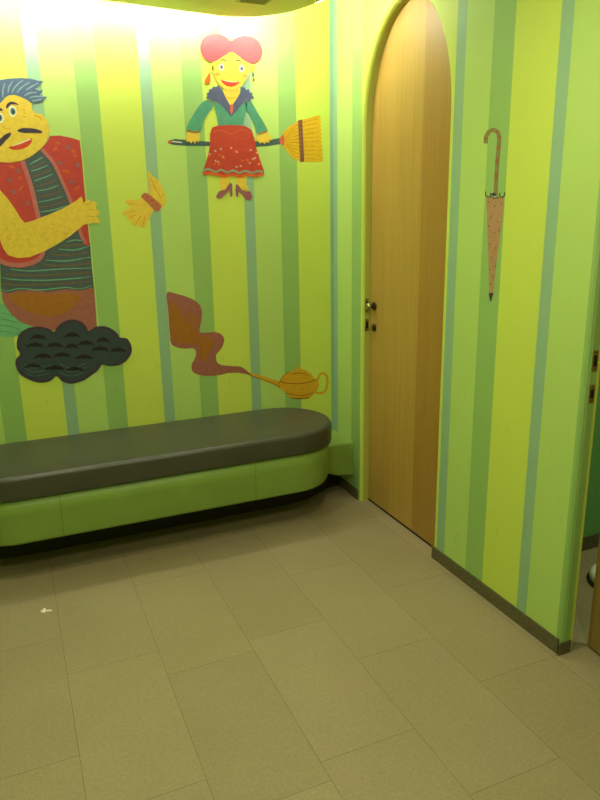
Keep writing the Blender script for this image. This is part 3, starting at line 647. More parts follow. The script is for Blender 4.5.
  ('hair',None,[('hair',9,[(160,4280),(242,4296),(340,4306),(420,4302),(468,4290),(514,4290),(482,4258),(436,4222),(468,4210),(502,4218),(482,4188),(468,4176),(488,4168),(528,4162),(492,4128),(448,4110),(390,4106),(360,4130),(312,4152),(258,4166),(216,4160),(182,4138),(144,4096),(74,4100),(-22,4096),(-102,4078),(-74,4174),(12,4240),(94,4268)]),('hair_l',10,[(168,4138),(170,4150),(174,4166),(176,4184),(180,4200),(184,4216),(190,4232),(196,4248),(200,4258),(194,4258),(188,4250),(182,4236),(174,4218),(168,4202),(164,4184),(164,4166),(162,4148),(164,4136)]),('hair_l',10,[(112,4126),(114,4138),(116,4156),(120,4174),(122,4190),(128,4206),(134,4222),(138,4236),(142,4246),(138,4248),(132,4238),(124,4224),(116,4208),(110,4190),(108,4174),(106,4154),(106,4138),(106,4126)]),('hair_l',10,[(246,4180),(252,4188),(258,4200),(268,4214),(278,4226),(294,4242),(314,4260),(334,4276),(348,4288),(344,4292),(330,4282),(308,4268),(286,4250),(270,4234),(258,4218),(250,4204),(244,4190),(240,4182)]),('hair_l',10,[(286,4182),(294,4190),(306,4202),(320,4216),(334,4228),(350,4242),(370,4254),(390,4266),(402,4274),(400,4280),(386,4272),(366,4262),(346,4250),(328,4238),(312,4224),(300,4208),(288,4194),(282,4184)]),('hair_l',10,[(214,4180),(218,4188),(220,4200),(226,4214),(230,4226),(238,4238),(248,4254),(258,4266),(266,4276),(262,4280),(252,4270),(242,4258),(230,4244),(220,4230),(214,4216),(210,4200),(210,4188),(208,4180)]),('hair_l',10,[(340,4158),(350,4162),(364,4170),(378,4176),(392,4182),(406,4186),(422,4188),(438,4190),(450,4192),(450,4198),(440,4198),(424,4198),(406,4198),(390,4194),(374,4188),(360,4178),(346,4170),(338,4164)]),('hair_l',10,[(378,4144),(388,4146),(404,4150),(420,4154),(438,4156),(454,4156),(474,4158),(490,4158),(504,4158),(504,4164),(492,4166),(476,4168),(456,4168),(438,4168),(420,4164),(402,4160),(388,4154),(378,4150)]),('hair_l',10,[(400,4120),(410,4122),(424,4122),(438,4126),(452,4128),(462,4130),(472,4134),(480,4138),(486,4140),(484,4146),(478,4146),(470,4144),(460,4142),(450,4140),(438,4136),(422,4134),(410,4130),(400,4126)]),('hair_l',10,[(362,4208),(370,4212),(382,4218),(394,4224),(408,4232),(422,4242),(440,4252),(456,4262),(468,4270),(466,4276),(454,4270),(436,4260),(418,4252),(402,4242),(388,4234),(376,4226),(366,4218),(360,4214)]),('hair_l',10,[(48,4132),(50,4142),(48,4158),(48,4172),(50,4186),(58,4198),(68,4212),(78,4226),(84,4234),(82,4238),(72,4230),(60,4218),(48,4204),(40,4188),(38,4172),(38,4154),(40,4140),(44,4130)])],[]),
 ]),
 ('painted_cloud','B','dark scalloped storm cloud painted under the man, just above bench','mural cloud',[
  ('cloud',None,[('ink',12,[(28,2022),(34,2040),(40,2056),(50,2072),(62,2086),(76,2100),(96,2110),(116,2120),(136,2128),(158,2132),(180,2136),(204,2136),(226,2136),(246,2132),(266,2128),(286,2122),(304,2114),(322,2104),(340,2092),(354,2080),(368,2076),(376,2080),(382,2092),(386,2104),(396,2118),(408,2128),(422,2140),(438,2152),(454,2160),(472,2168),(490,2174),(510,2178),(530,2180),(550,2178),(572,2174),(592,2166),(612,2158),(626,2148),(640,2134),(652,2120),(662,2106),(668,2090),(670,2074),(674,2062),(680,2054),(694,2058),(708,2068),(726,2080),(746,2090),(766,2094),(788,2096),(810,2094),(832,2092),(852,2086),(870,2078),(888,2068),(906,2056),(922,2044),(936,2030),(948,2014),(960,2002),(964,1992),(966,1982),(968,1972),(976,1966),(990,1962),(1008,1960),(1028,1956),(1044,1950),(1054,1936),(1064,1918),(1072,1898),(1078,1880),(1080,1862),(1082,1844),(1080,1826),(1076,1808),(1068,1788),(1056,1768),(1040,1748),(1024,1732),(1008,1718),(992,1708),(972,1698),(952,1692),(928,1688),(902,1686),(876,1686),(854,1686),(832,1692),(812,1702),(794,1708),(778,1710),(766,1702),(756,1688),(746,1674),(734,1658),(716,1646),(696,1632),(674,1618),(652,1606),(632,1594),(614,1582),(594,1572),(572,1564),(546,1558),(518,1552),(490,1550),(466,1550),(442,1556),(422,1564),(402,1574),(384,1584),(372,1600),(362,1618),(352,1632),(340,1640),(326,1636),(310,1622),(294,1608),(276,1598),(254,1592),(230,1590),(206,1590),(182,1592),(160,1598),(140,1606),(118,1616),(96,1628),(74,1642),(52,1658),(32,1676),(14,1696),(4,1718),(-6,1742),(-10,1766),(-14,1786),(-14,1802),(-12,1818),(-8,1830),(-2,1844),(6,1854),(20,1866),(32,1876),(38,1888),(36,1900),(30,1916),(22,1930),(18,1948),(18,1966),(20,1984),(22,2004)]),('cloud',13,[(60,2010),(66,2026),(72,2040),(80,2054),(92,2066),(106,2078),(124,2088),(142,2098),(162,2104),(182,2108),(202,2110),(224,2112),(244,2110),(264,2108),(284,2104),(302,2098),(318,2092),(334,2082),(350,2070),(366,2060),(378,2056),(386,2060),(390,2070),(396,2082),(402,2094),(414,2104),(428,2114),(442,2124),(458,2132),(474,2138),(492,2144),(510,2148),(528,2148),(548,2148),(568,2144),(586,2138),(604,2130),(618,2120),(632,2108),(642,2094),(652,2082),(656,2068),(660,2054),(662,2042),(668,2036),(680,2040),(694,2048),(712,2060),(728,2066),(748,2070),(768,2072),(790,2072),(808,2070),(828,2064),(846,2056),(862,2046),(878,2036),(892,2026),(906,2012),(918,2000),(928,1988),(932,1978),(934,1968),(936,1962),(942,1954),(956,1950),(972,1950),(990,1946),(1006,1940),(1016,1928),(1024,1912),(1032,1894),(1036,1878),(1040,1862),(1042,1846),(1040,1830),(1036,1814),(1028,1796),(1016,1776),(1002,1760),(988,1744),(974,1732),(958,1722),(940,1714),(922,1710),(900,1706),(876,1704),(852,1704),(830,1704),(810,1710),(792,1718),(774,1724),(760,1726),(748,1718),(740,1706),(730,1692),(718,1680),(702,1668),(684,1656),(662,1644),(642,1632),(624,1622),(608,1612),(588,1602),(568,1594),(544,1588),(520,1584),(494,1582),(470,1582),(450,1588),(430,1594),(410,1604),(396,1614),(382,1628),(372,1644),(364,1658),(352,1664),(340,1660),(326,1648),(310,1634),(292,1626),(274,1620),(252,1618),(228,1618),(208,1622),(186,1626),(166,1632),(146,1642),(126,1652),(106,1666),(84,1680),(66,1696),(50,1714),(38,1734),(30,1756),(26,1778),(22,1796),(22,1812),(24,1824),(28,1836),(32,1848),(42,1858),(54,1868),(64,1876),(70,1888),(70,1900),(64,1912),(56,1926),(52,1942),(52,1958),(52,1974),(56,1992)]),('ink2',14,[(138,2018),(164,2050),(218,2064),(268,2040),(286,2006),(250,2018),(176,2026)]),('ink2',14,[(94,1946),(122,1976),(182,1990),(240,1966),(260,1930),(220,1944),(136,1952)]),('ink2',14,[(280,1928),(306,1960),(362,1974),(412,1950),(432,1914),(396,1928),(320,1934)]),('ink2',14,[(444,2012),(470,2042),(526,2058),(580,2034),(600,1998),(562,2012),(484,2018)]),('ink2',14,[(442,1904),(466,1936),(516,1950),(562,1926),(578,1892),(546,1904),(478,1910)]),('ink2',14,[(566,1922),(592,1954),(648,1968),(702,1944),(722,1908),(684,1922),(606,1928)]),('ink2',14,[(738,1936),(762,1968),(812,1984),(860,1960),(878,1924),(844,1938),(774,1944)]),('ink2',14,[(680,1852),(710,1884),(776,1898),(836,1872),(862,1834),(816,1850),(726,1858)]),('ink2',14,[(862,1824),(890,1856),(948,1872),(1004,1846),(1026,1810),(986,1824),(904,1830)]),('ink2',14,[(152,1834),(180,1864),(242,1878),(300,1852),(322,1816),(280,1830),(196,1840)]),('ink2',14,[(324,1826),(352,1858),(414,1872),(474,1846),(496,1810),(454,1824),(368,1832)]),('ink2',14,[(524,1788),(552,1818),(616,1832),(676,1806),(700,1770),(656,1784),(568,1792)]),('ink2',14,[(236,1706),(268,1738),(338,1750),(402,1724),(428,1686),(380,1702),(286,1712)]),('ink2',14,[(52,1746),(82,1776),(142,1790),(198,1764),(220,1728),(180,1742),(96,1752)]),('ink2',14,[(428,1676),(458,1708),(520,1722),(580,1694),(604,1658),(560,1672),(472,1682)]),('teal_d',14,[(60,1786),(74,1776),(92,1762),(118,1746),(144,1738),(180,1738),(224,1742),(264,1748),(292,1752),(292,1758),(264,1752),(224,1746),(180,1742),(146,1742),(118,1752),(96,1766),(76,1780),(62,1790)]),('teal_d',14,[(64,1746),(76,1736),(92,1722),(114,1708),(140,1698),(176,1698),(220,1702),(260,1708),(288,1712),(288,1718),(260,1714),(218,1708),(176,1704),(142,1704),(116,1712),(96,1726),(78,1740),(68,1750)]),('teal_d',14,[(68,1708),(78,1698),(92,1682),(112,1668),(136,1660),(170,1660),(214,1664),(256,1670),(284,1674),(284,1678),(254,1674),(214,1668),(170,1664),(136,1664),(114,1674),(96,1686),(82,1700),(72,1710)]),('teal_d',14,[(384,1752),(402,1742),(428,1726),(458,1710),(490,1702),(526,1706),(566,1716),(602,1730),(628,1738),(626,1742),(600,1734),(564,1722),(526,1710),(490,1706),(460,1714),(430,1730),(404,1746),(386,1758)]),('teal_d',14,[(378,1708),(396,1698),(424,1684),(454,1668),(486,1662),(522,1666),(562,1678),(598,1690),(624,1698),(622,1702),(596,1694),(560,1682),(522,1670),(486,1666),(456,1674),(426,1688),(400,1702),(380,1712)]),('teal_d',14,[(374,1664),(392,1654),(420,1640),(450,1628),(482,1622),(518,1626),(558,1638),(594,1650),(620,1658),(618,1662),(592,1654),(556,1642),(518,1632),(482,1626),(452,1632),(420,1646),(394,1660),(376,1668)])],[]),
 ]),
 ('painted_hand','B','painted yellow hand and forearm fragment with red bracelet, floating between man and lady','mural hand',[
  ('forearm',None,[('skin',1,[(1376,3546),(1382,3548),(1390,3536),(1400,3520),(1410,3506),(1424,3496),(1438,3488),(1452,3478),(1466,3464),(1478,3446),(1490,3426),(1500,3404),(1508,3382),(1516,3360),(1524,3338),(1530,3316),(1532,3298),(1532,3278),(1528,3260),(1524,3244),(1518,3232),(1510,3222),(1500,3214),(1488,3212),(1476,3214),(1464,3222),(1450,3236),(1436,3254),(1422,3270),(1408,3284),(1392,3300),(1378,3316),(1368,3336),(1366,3356),(1366,3378),(1370,3402),(1372,3428),(1372,3460),(1372,3496),(1372,3528)]),('orange',2,[(1398,3482),(1402,3466),(1408,3442),(1416,3414),(1426,3388),(1440,3364),(1456,3336),(1470,3312),(1480,3296),(1484,3298),(1476,3316),(1462,3340),(1448,3368),(1436,3392),(1426,3418),(1416,3444),(1408,3468),(1402,3484)]),('orange',2,[(1388,3500),(1386,3484),(1384,3458),(1382,3432),(1380,3408),(1382,3390),(1384,3370),(1386,3356),(1388,3344),(1390,3344),(1390,3356),(1390,3372),(1388,3390),(1388,3410),(1388,3432),(1390,3460),(1390,3484),(1390,3500)])],[]),
  ('hand',None,[('skin',2,[(1310,3308),(1288,3290),(1240,3280),(1184,3284),(1146,3282),(1140,3262),(1166,3234),(1176,3208),(1138,3194),(1102,3162),(1110,3136),(1152,3140),(1140,3106),(1162,3084),(1192,3090),(1188,3048),(1210,3032),(1242,3056),(1254,3034),(1286,3014),(1312,3036),(1352,3102),(1384,3158),(1402,3186),(1352,3252)]),('orange',3,[(1144,3262),(1150,3256),(1162,3250),(1176,3244),(1188,3240),(1202,3240),(1216,3240),(1228,3240),(1236,3242),(1238,3244),(1228,3246),(1216,3246),(1202,3246),(1190,3248),(1178,3250),(1164,3256),(1154,3260),(1144,3264)]),('orange',3,[(1116,3150),(1126,3154),(1142,3158),(1158,3162),(1174,3166),(1190,3170),(1206,3172),(1222,3176),(1232,3178),(1232,3180),(1222,3180),(1206,3178),(1190,3176),(1174,3174),(1158,3168),(1140,3164),(1126,3158),(1116,3154)]),('orange',3,[(1160,3100),(1168,3106),(1178,3114),(1190,3122),(1200,3130),(1214,3136),(1228,3140),(1240,3146),(1250,3150),(1248,3152),(1240,3150),(1226,3146),(1212,3142),(1198,3136),(1186,3128),(1174,3118),(1164,3108),(1158,3102)]),('orange',3,[(1212,3048),(1220,3056),(1228,3068),(1238,3080),(1246,3092),(1256,3104),(1264,3114),(1272,3124),(1278,3130),(1274,3132),(1268,3126),(1260,3118),(1250,3108),(1242,3096),(1232,3084),(1224,3070),(1216,3058),(1210,3048)]),('orange',3,[(1288,3028),(1292,3038),(1296,3052),(1300,3068),(1304,3084),(1308,3096),(1312,3110),(1314,3122),(1316,3130),(1314,3132),(1310,3124),(1306,3112),(1302,3098),(1298,3084),(1294,3070),(1290,3054),(1288,3038),(1286,3028)])],[]),
  ('bracelet','red beaded bracelet',[('brace',4,[(1290,3312),(1294,3320),(1302,3330),(1312,3340),(1322,3344),(1330,3346),(1340,3346),(1348,3342),(1360,3338),(1372,3330),(1386,3318),(1400,3306),(1414,3294),(1432,3278),(1450,3262),(1468,3246),(1478,3232),(1482,3220),(1480,3212),(1474,3202),(1468,3194),(1462,3186),(1452,3176),(1444,3170),(1434,3166),(1426,3168),(1418,3174),(1410,3182),(1402,3190),(1392,3202),(1380,3214),(1368,3230),(1358,3242),(1344,3256),(1330,3268),(1318,3280),(1308,3292),(1300,3298),(1294,3302),(1290,3306)]),('gold_d',5,[(1358,3308),(1354,3300),(1346,3298),(1340,3300),(1336,3308),(1340,3314),(1348,3318),(1356,3314)]),('gold_d',5,[(1404,3274),(1400,3268),(1392,3264),(1386,3268),(1382,3274),(1386,3282),(1394,3284),(1402,3282)]),('gold_d',5,[(1446,3236),(1442,3230),(1434,3226),(1426,3230),(1424,3238),(1428,3244),(1436,3248),(1442,3244)])],[]),
 ]),
 ('painted_broom','B','painted broom with dark handle and yellow bristles, held level by the lady','mural broom',[
  ('broomstick',None,[('stick',1,[(1588,3822),(1658,3842),(1804,3832),(2026,3824),(2464,3834),(2616,3856),(2748,3878),(2752,3822),(2614,3798),(2462,3786),(2024,3786),(1802,3782),(1654,3786),(1596,3796)]),('knot',2,[(1622,3814),(1616,3802),(1600,3796),(1588,3802),(1582,3812),(1590,3824),(1604,3830),(1616,3824)]),('white',2,[(1626,3814),(1724,3808),(1724,3816),(1628,3822)])],[]),
  ('bristles',None,[('straw',2,[(2760,3880),(2782,3928),(2840,3984),(2952,4048),(3032,4070),(3112,4092),(3192,4114),(3212,4088),(3200,4066),(3214,4050),(3204,4028),(3216,4010),(3206,3988),(3218,3972),(3208,3950),(3220,3932),(3210,3910),(3222,3894),(3206,3872),(3224,3854),(3212,3832),(3226,3814),(3218,3792),(3230,3774),(3218,3752),(3232,3734),(3222,3712),(3234,3696),(3218,3672),(3236,3656),(3082,3648),(2968,3652),(2878,3688),(2802,3774),(2764,3822)]),('straw_d',3,[(2824,3904),(2842,3922),(2864,3946),(2892,3972),(2920,3994),(2948,4010),(2978,4022),(3010,4032),(3044,4042),(3080,4054),(3120,4062),(3154,4070),(3180,4076),(3180,4078),(3154,4074),(3118,4066),(3078,4058),(3042,4048),(3008,4038),(2976,4028),(2944,4014),(2916,3998),(2888,3976),(2862,3948),(2838,3924),(2822,3906)]),('straw_d',3,[(2818,3892),(2836,3906),(2860,3926),(2890,3946),(2918,3964),(2948,3976),(2978,3986),(3010,3996),(3042,4004),(3078,4014),(3118,4022),(3154,4028),(3180,4034),(3178,4036),(3154,4032),(3118,4026),(3078,4018),(3042,4010),(3008,4000),(2976,3992),(2946,3980),(2916,3968),(2886,3950),(2858,3928),(2834,3908),(2816,3894)]),('straw_d',3,[(2810,3880),(2830,3890),(2856,3904),(2888,3920),(2918,3932),(2948,3942),(2978,3950),(3010,3958),(3042,3966),(3078,3972),(3118,3980),(3154,3986),(3178,3990),(3178,3994),(3154,3990),(3118,3984),(3078,3978),(3040,3970),(3008,3964),(2976,3956),(2946,3948),(2916,3938),(2884,3924),(2854,3908),(2828,3892),(2810,3882)]),('straw_d',3,[(2802,3868),(2822,3872),(2852,3882),(2884,3890),(2916,3898),(2946,3904),(2978,3910),(3008,3916),(3040,3922),(3078,3928),(3118,3934),(3154,3940),(3178,3944),(3178,3946),(3152,3944),(3116,3938),(3076,3934),(3040,3928),(3008,3922),(2976,3916),(2946,3910),(2916,3904),(2884,3894),(2850,3886),(2822,3876),(2802,3870)]),('straw_d',3,[(2796,3856),(2816,3858),(2848,3860),(2882,3864),(2916,3866),(2946,3870),(2976,3874),(3008,3880),(3040,3884),(3076,3888),(3116,3894),(3152,3898),(3178,3900),(3178,3904),(3152,3900),(3116,3898),(3076,3894),(3040,3890),(3008,3886),(2976,3880),(2946,3876),(2914,3872),(2882,3868),(2848,3864),(2816,3860),(2796,3858)]),('straw_d',3,[(2794,3844),(2816,3842),(2846,3840),(2882,3836),(2914,3836),(2946,3836),(2976,3838),(3008,3842),(3040,3844),(3076,3848),(3116,3852),(3152,3854),(3178,3858),(3176,3860),(3152,3858),(3116,3856),(3076,3852),(3040,3850),(3006,3848),(2976,3844),(2944,3842),(2914,3842),(2882,3842),(2848,3844),(2816,3846),(2796,3846)]),('straw_d',3,[(2802,3832),(2822,3826),(2850,3816),(2882,3808),(2914,3802),(2944,3800),(2974,3800),(3006,3800),(3038,3802),(3076,3804),(3116,3806),(3152,3808),(3176,3810),(3176,3812),(3152,3812),(3116,3810),(3076,3808),(3038,3806),(3006,3806),(2974,3804),(2944,3804),(2914,3806),(2884,3812),(2850,3820),(2822,3828),(2802,3834)]),('straw_d',3,[(2808,3820),(2826,3810),(2852,3796),(2882,3782),(2912,3770),(2942,3766),(2974,3762),(3006,3762),(3038,3762),(3074,3762),(3114,3764),(3150,3764),(3176,3766),(3176,3768),(3150,3768),(3114,3768),(3074,3768),(3038,3768),(3006,3768),(2974,3768),(2944,3770),(2914,3776),(2884,3786),(2854,3800),(2828,3814),(2810,3822)]),('straw_d',3,[(2814,3808),(2830,3796),(2854,3776),(2882,3754),(2912,3740),(2940,3730),(2972,3726),(3004,3724),(3036,3722),(3074,3722),(3114,3722),(3150,3722),(3176,3722),(3176,3724),(3150,3726),(3114,3726),(3074,3726),(3038,3728),(3004,3730),(2972,3732),(2942,3736),(2914,3744),(2886,3758),(2858,3778),(2834,3798),(2816,3810)]),('straw_d',3,[(2820,3798),(2836,3780),(2856,3754),(2882,3728),(2910,3708),(2940,3696),(2970,3690),(3004,3686),(3036,3684),(3074,3680),(3114,3680),(3150,3678),(3174,3678),(3176,3682),(3150,3682),(3114,3684),(3074,3686),(3036,3688),(3004,3692),(2972,3696),(2942,3702),(2914,3712),(2886,3732),(2860,3758),(2838,3782),(2822,3800)])],[('binding','dark maroon stitched binding',[('band',4,[(2952,4054),(2998,4064),(3016,3652),(2968,3648)]),('straw_d',5,[(2974,4030),(2974,4014),(2980,4014),(2980,4030)]),('straw_d',5,[(2974,3988),(2974,3974),(2980,3974),(2980,3990)]),('straw_d',5,[(2972,3948),(2974,3932),(2980,3934),(2980,3948)]),('straw_d',5,[(2972,3908),(2974,3892),(2980,3892),(2980,3908)]),('straw_d',5,[(2972,3866),(2974,3852),(2980,3852),(2980,3868)]),('straw_d',5,[(2972,3826),(2974,3810),(2980,3810),(2980,3826)]),('straw_d',5,[(2972,3786),(2972,3770),(2980,3770),(2978,3786)]),('straw_d',5,[(2972,3744),(2972,3728),(2980,3728),(2978,3744)]),('straw_d',5,[(2972,3702),(2972,3686),(2980,3688),(2978,3704)])],[]),('knot',None,[('knot',4,[(2740,3854),(2742,3864),(2748,3876),(2754,3886),(2760,3894),(2766,3900),(2774,3906),(2782,3910),(2788,3908),(2792,3902),(2796,3888),(2798,3874),(2798,3860),(2796,3848),(2794,3834),(2790,3820),(2786,3812),(2780,3808),(2772,3808),(2764,3812),(2758,3816),(2752,3824),(2746,3834),(2742,3844)])],[])]),
 ]),
 ('painted_lady','B','painted woman with large red bow and red skirt, riding a broom','mural figure',[
  ('leg',None,[('skin',1,[(2082,3514),(2206,3516),(2192,3438),(2148,3380),(2094,3362),(2086,3420)])],[('shoe',None,[('shoe',2,[(2192,3444),(2214,3428),(2212,3312),(2190,3304),(2182,3366),(2146,3338),(2102,3294),(2054,3284),(2038,3308),(2068,3356),(2094,3366),(2142,3376)])],[])]),
  ('leg',None,[('skin',1,[(2250,3516),(2378,3516),(2362,3430),(2398,3360),(2328,3370),(2266,3428)])],[('shoe',None,[('shoe',2,[(2256,3428),(2274,3424),(2318,3366),(2370,3352),(2406,3360),(2426,3302),(2400,3266),(2356,3276),(2306,3332),(2280,3352),(2272,3308),(2252,3302),(2246,3370)])],[])]),
  ('neck',None,[('skin',3,[(2174,4338),(2328,4346),(2334,4246),(2234,4106),(2148,4238)]),('orange',4,[(2178,4238),(2188,4234),(2204,4228),(2222,4224),(2240,4222),(2258,4224),(2276,4232),(2292,4238),(2304,4244),(2302,4246),(2290,4242),(2274,4236),(2256,4230),(2240,4228),(2224,4228),(2206,4234),(2190,4238),(2180,4242)])],[]),
  ('jacket',None,[('green',4,[(2066,4198),(2144,4166),(2232,4060),(2352,4184),(2404,4196),(2392,4130),(2368,4056),(2354,3972),(2094,3964),(2088,4046),(2072,4118)]),('green',4,[(1976,4198),(1994,4202),(2014,4204),(2032,4200),(2046,4198),(2054,4194),(2060,4188),(2064,4180),(2064,4172),(2060,4162),(2054,4150),(2046,4138),(2036,4126),(2026,4112),(2014,4100),(2002,4086),(1988,4068),(1974,4050),(1960,4028),(1946,4006),(1934,3986),(1926,3964),(1922,3944),(1916,3926),(1908,3912),(1892,3904),(1874,3902),(1856,3904),(1838,3906),(1822,3908),(1804,3910),(1790,3916),(1780,3924),(1778,3936),(1780,3948),(1786,3964),(1794,3980),(1804,4000),(1818,4020),(1834,4042),(1848,4064),(1864,4086),(1880,4108),(1896,4128),(1912,4146),(1928,4164),(1944,4178),(1960,4190)]),('green',4,[(2394,4204),(2402,4212),(2414,4218),(2426,4220),(2436,4220),(2444,4214),(2452,4204),(2458,4192),(2466,4180),(2476,4166),(2484,4152),(2496,4134),(2506,4116),(2520,4096),(2536,4072),(2554,4048),(2568,4026),(2582,4002),(2598,3980),(2610,3958),(2614,3942),(2606,3930),(2590,3924),(2570,3920),(2554,3916),(2538,3910),(2524,3906),(2510,3904),(2500,3908),(2490,3924),(2484,3946),(2478,3970),(2470,3994),(2462,4016),(2452,4036),(2442,4058),(2432,4076),(2420,4094),(2408,4110),(2398,4124),(2392,4140),(2388,4156),(2388,4174),(2390,4192)]),('orange_d',5,[(1780,3922),(1790,3918),(1804,3912),(1820,3908),(1838,3904),(1856,3904),(1878,3906),(1896,3910),(1908,3912),(1906,3924),(1894,3922),(1876,3918),(1856,3916),(1840,3916),(1826,3918),(1810,3924),(1796,3930),(1786,3934)]),('orange_d',5,[(2500,3908),(2510,3908),(2524,3910),(2540,3912),(2556,3916),(2572,3922),(2588,3928),(2604,3936),(2614,3942),(2608,3952),(2598,3946),(2582,3940),(2566,3932),(2552,3926),(2538,3924),(2522,3922),(2508,3920),(2500,3920)]),('orange_d',5,[(2014,4188),(2058,4172),(2062,4178),(2016,4194)]),('orange_d',5,[(2150,4102),(2150,3992),(2154,3992),(2154,4102)])],[]),
  ('collar',None,[('navy',6,[(2114,4340),(2088,4324),(2062,4328),(2046,4304),(2020,4300),(2014,4272),(1992,4262),(2000,4240),(1984,4218),(2026,4206),(2076,4198),(2144,4156),(2192,4104),(2232,4060),(2286,4116),(2352,4188),(2426,4210),(2448,4234),(2480,4244),(2460,4266),(2464,4290),(2434,4292),(2430,4320),(2398,4314),(2384,4336),(2348,4338),(2336,4284),(2292,4222),(2236,4152),(2188,4226),(2152,4302)]),('knot',7,[(2228,4174),(2258,4176),(2256,4116),(2236,4078),(2224,4114)])],[]),
  ('hand',None,[('skin',5,[(1780,3908),(1838,3896),(1906,3902),(1900,3848),(1888,3816),(1864,3830),(1852,3800),(1832,3828),(1812,3804),(1794,3826),(1770,3816),(1764,3862)])],[]),
  ('hand',None,[('skin',5,[(2500,3900),(2554,3906),(2614,3932),(2640,3896),(2660,3858),(2628,3852),(2626,3828),(2594,3836),(2576,3816),(2550,3834),(2524,3820),(2502,3848),(2470,3848)])],[]),
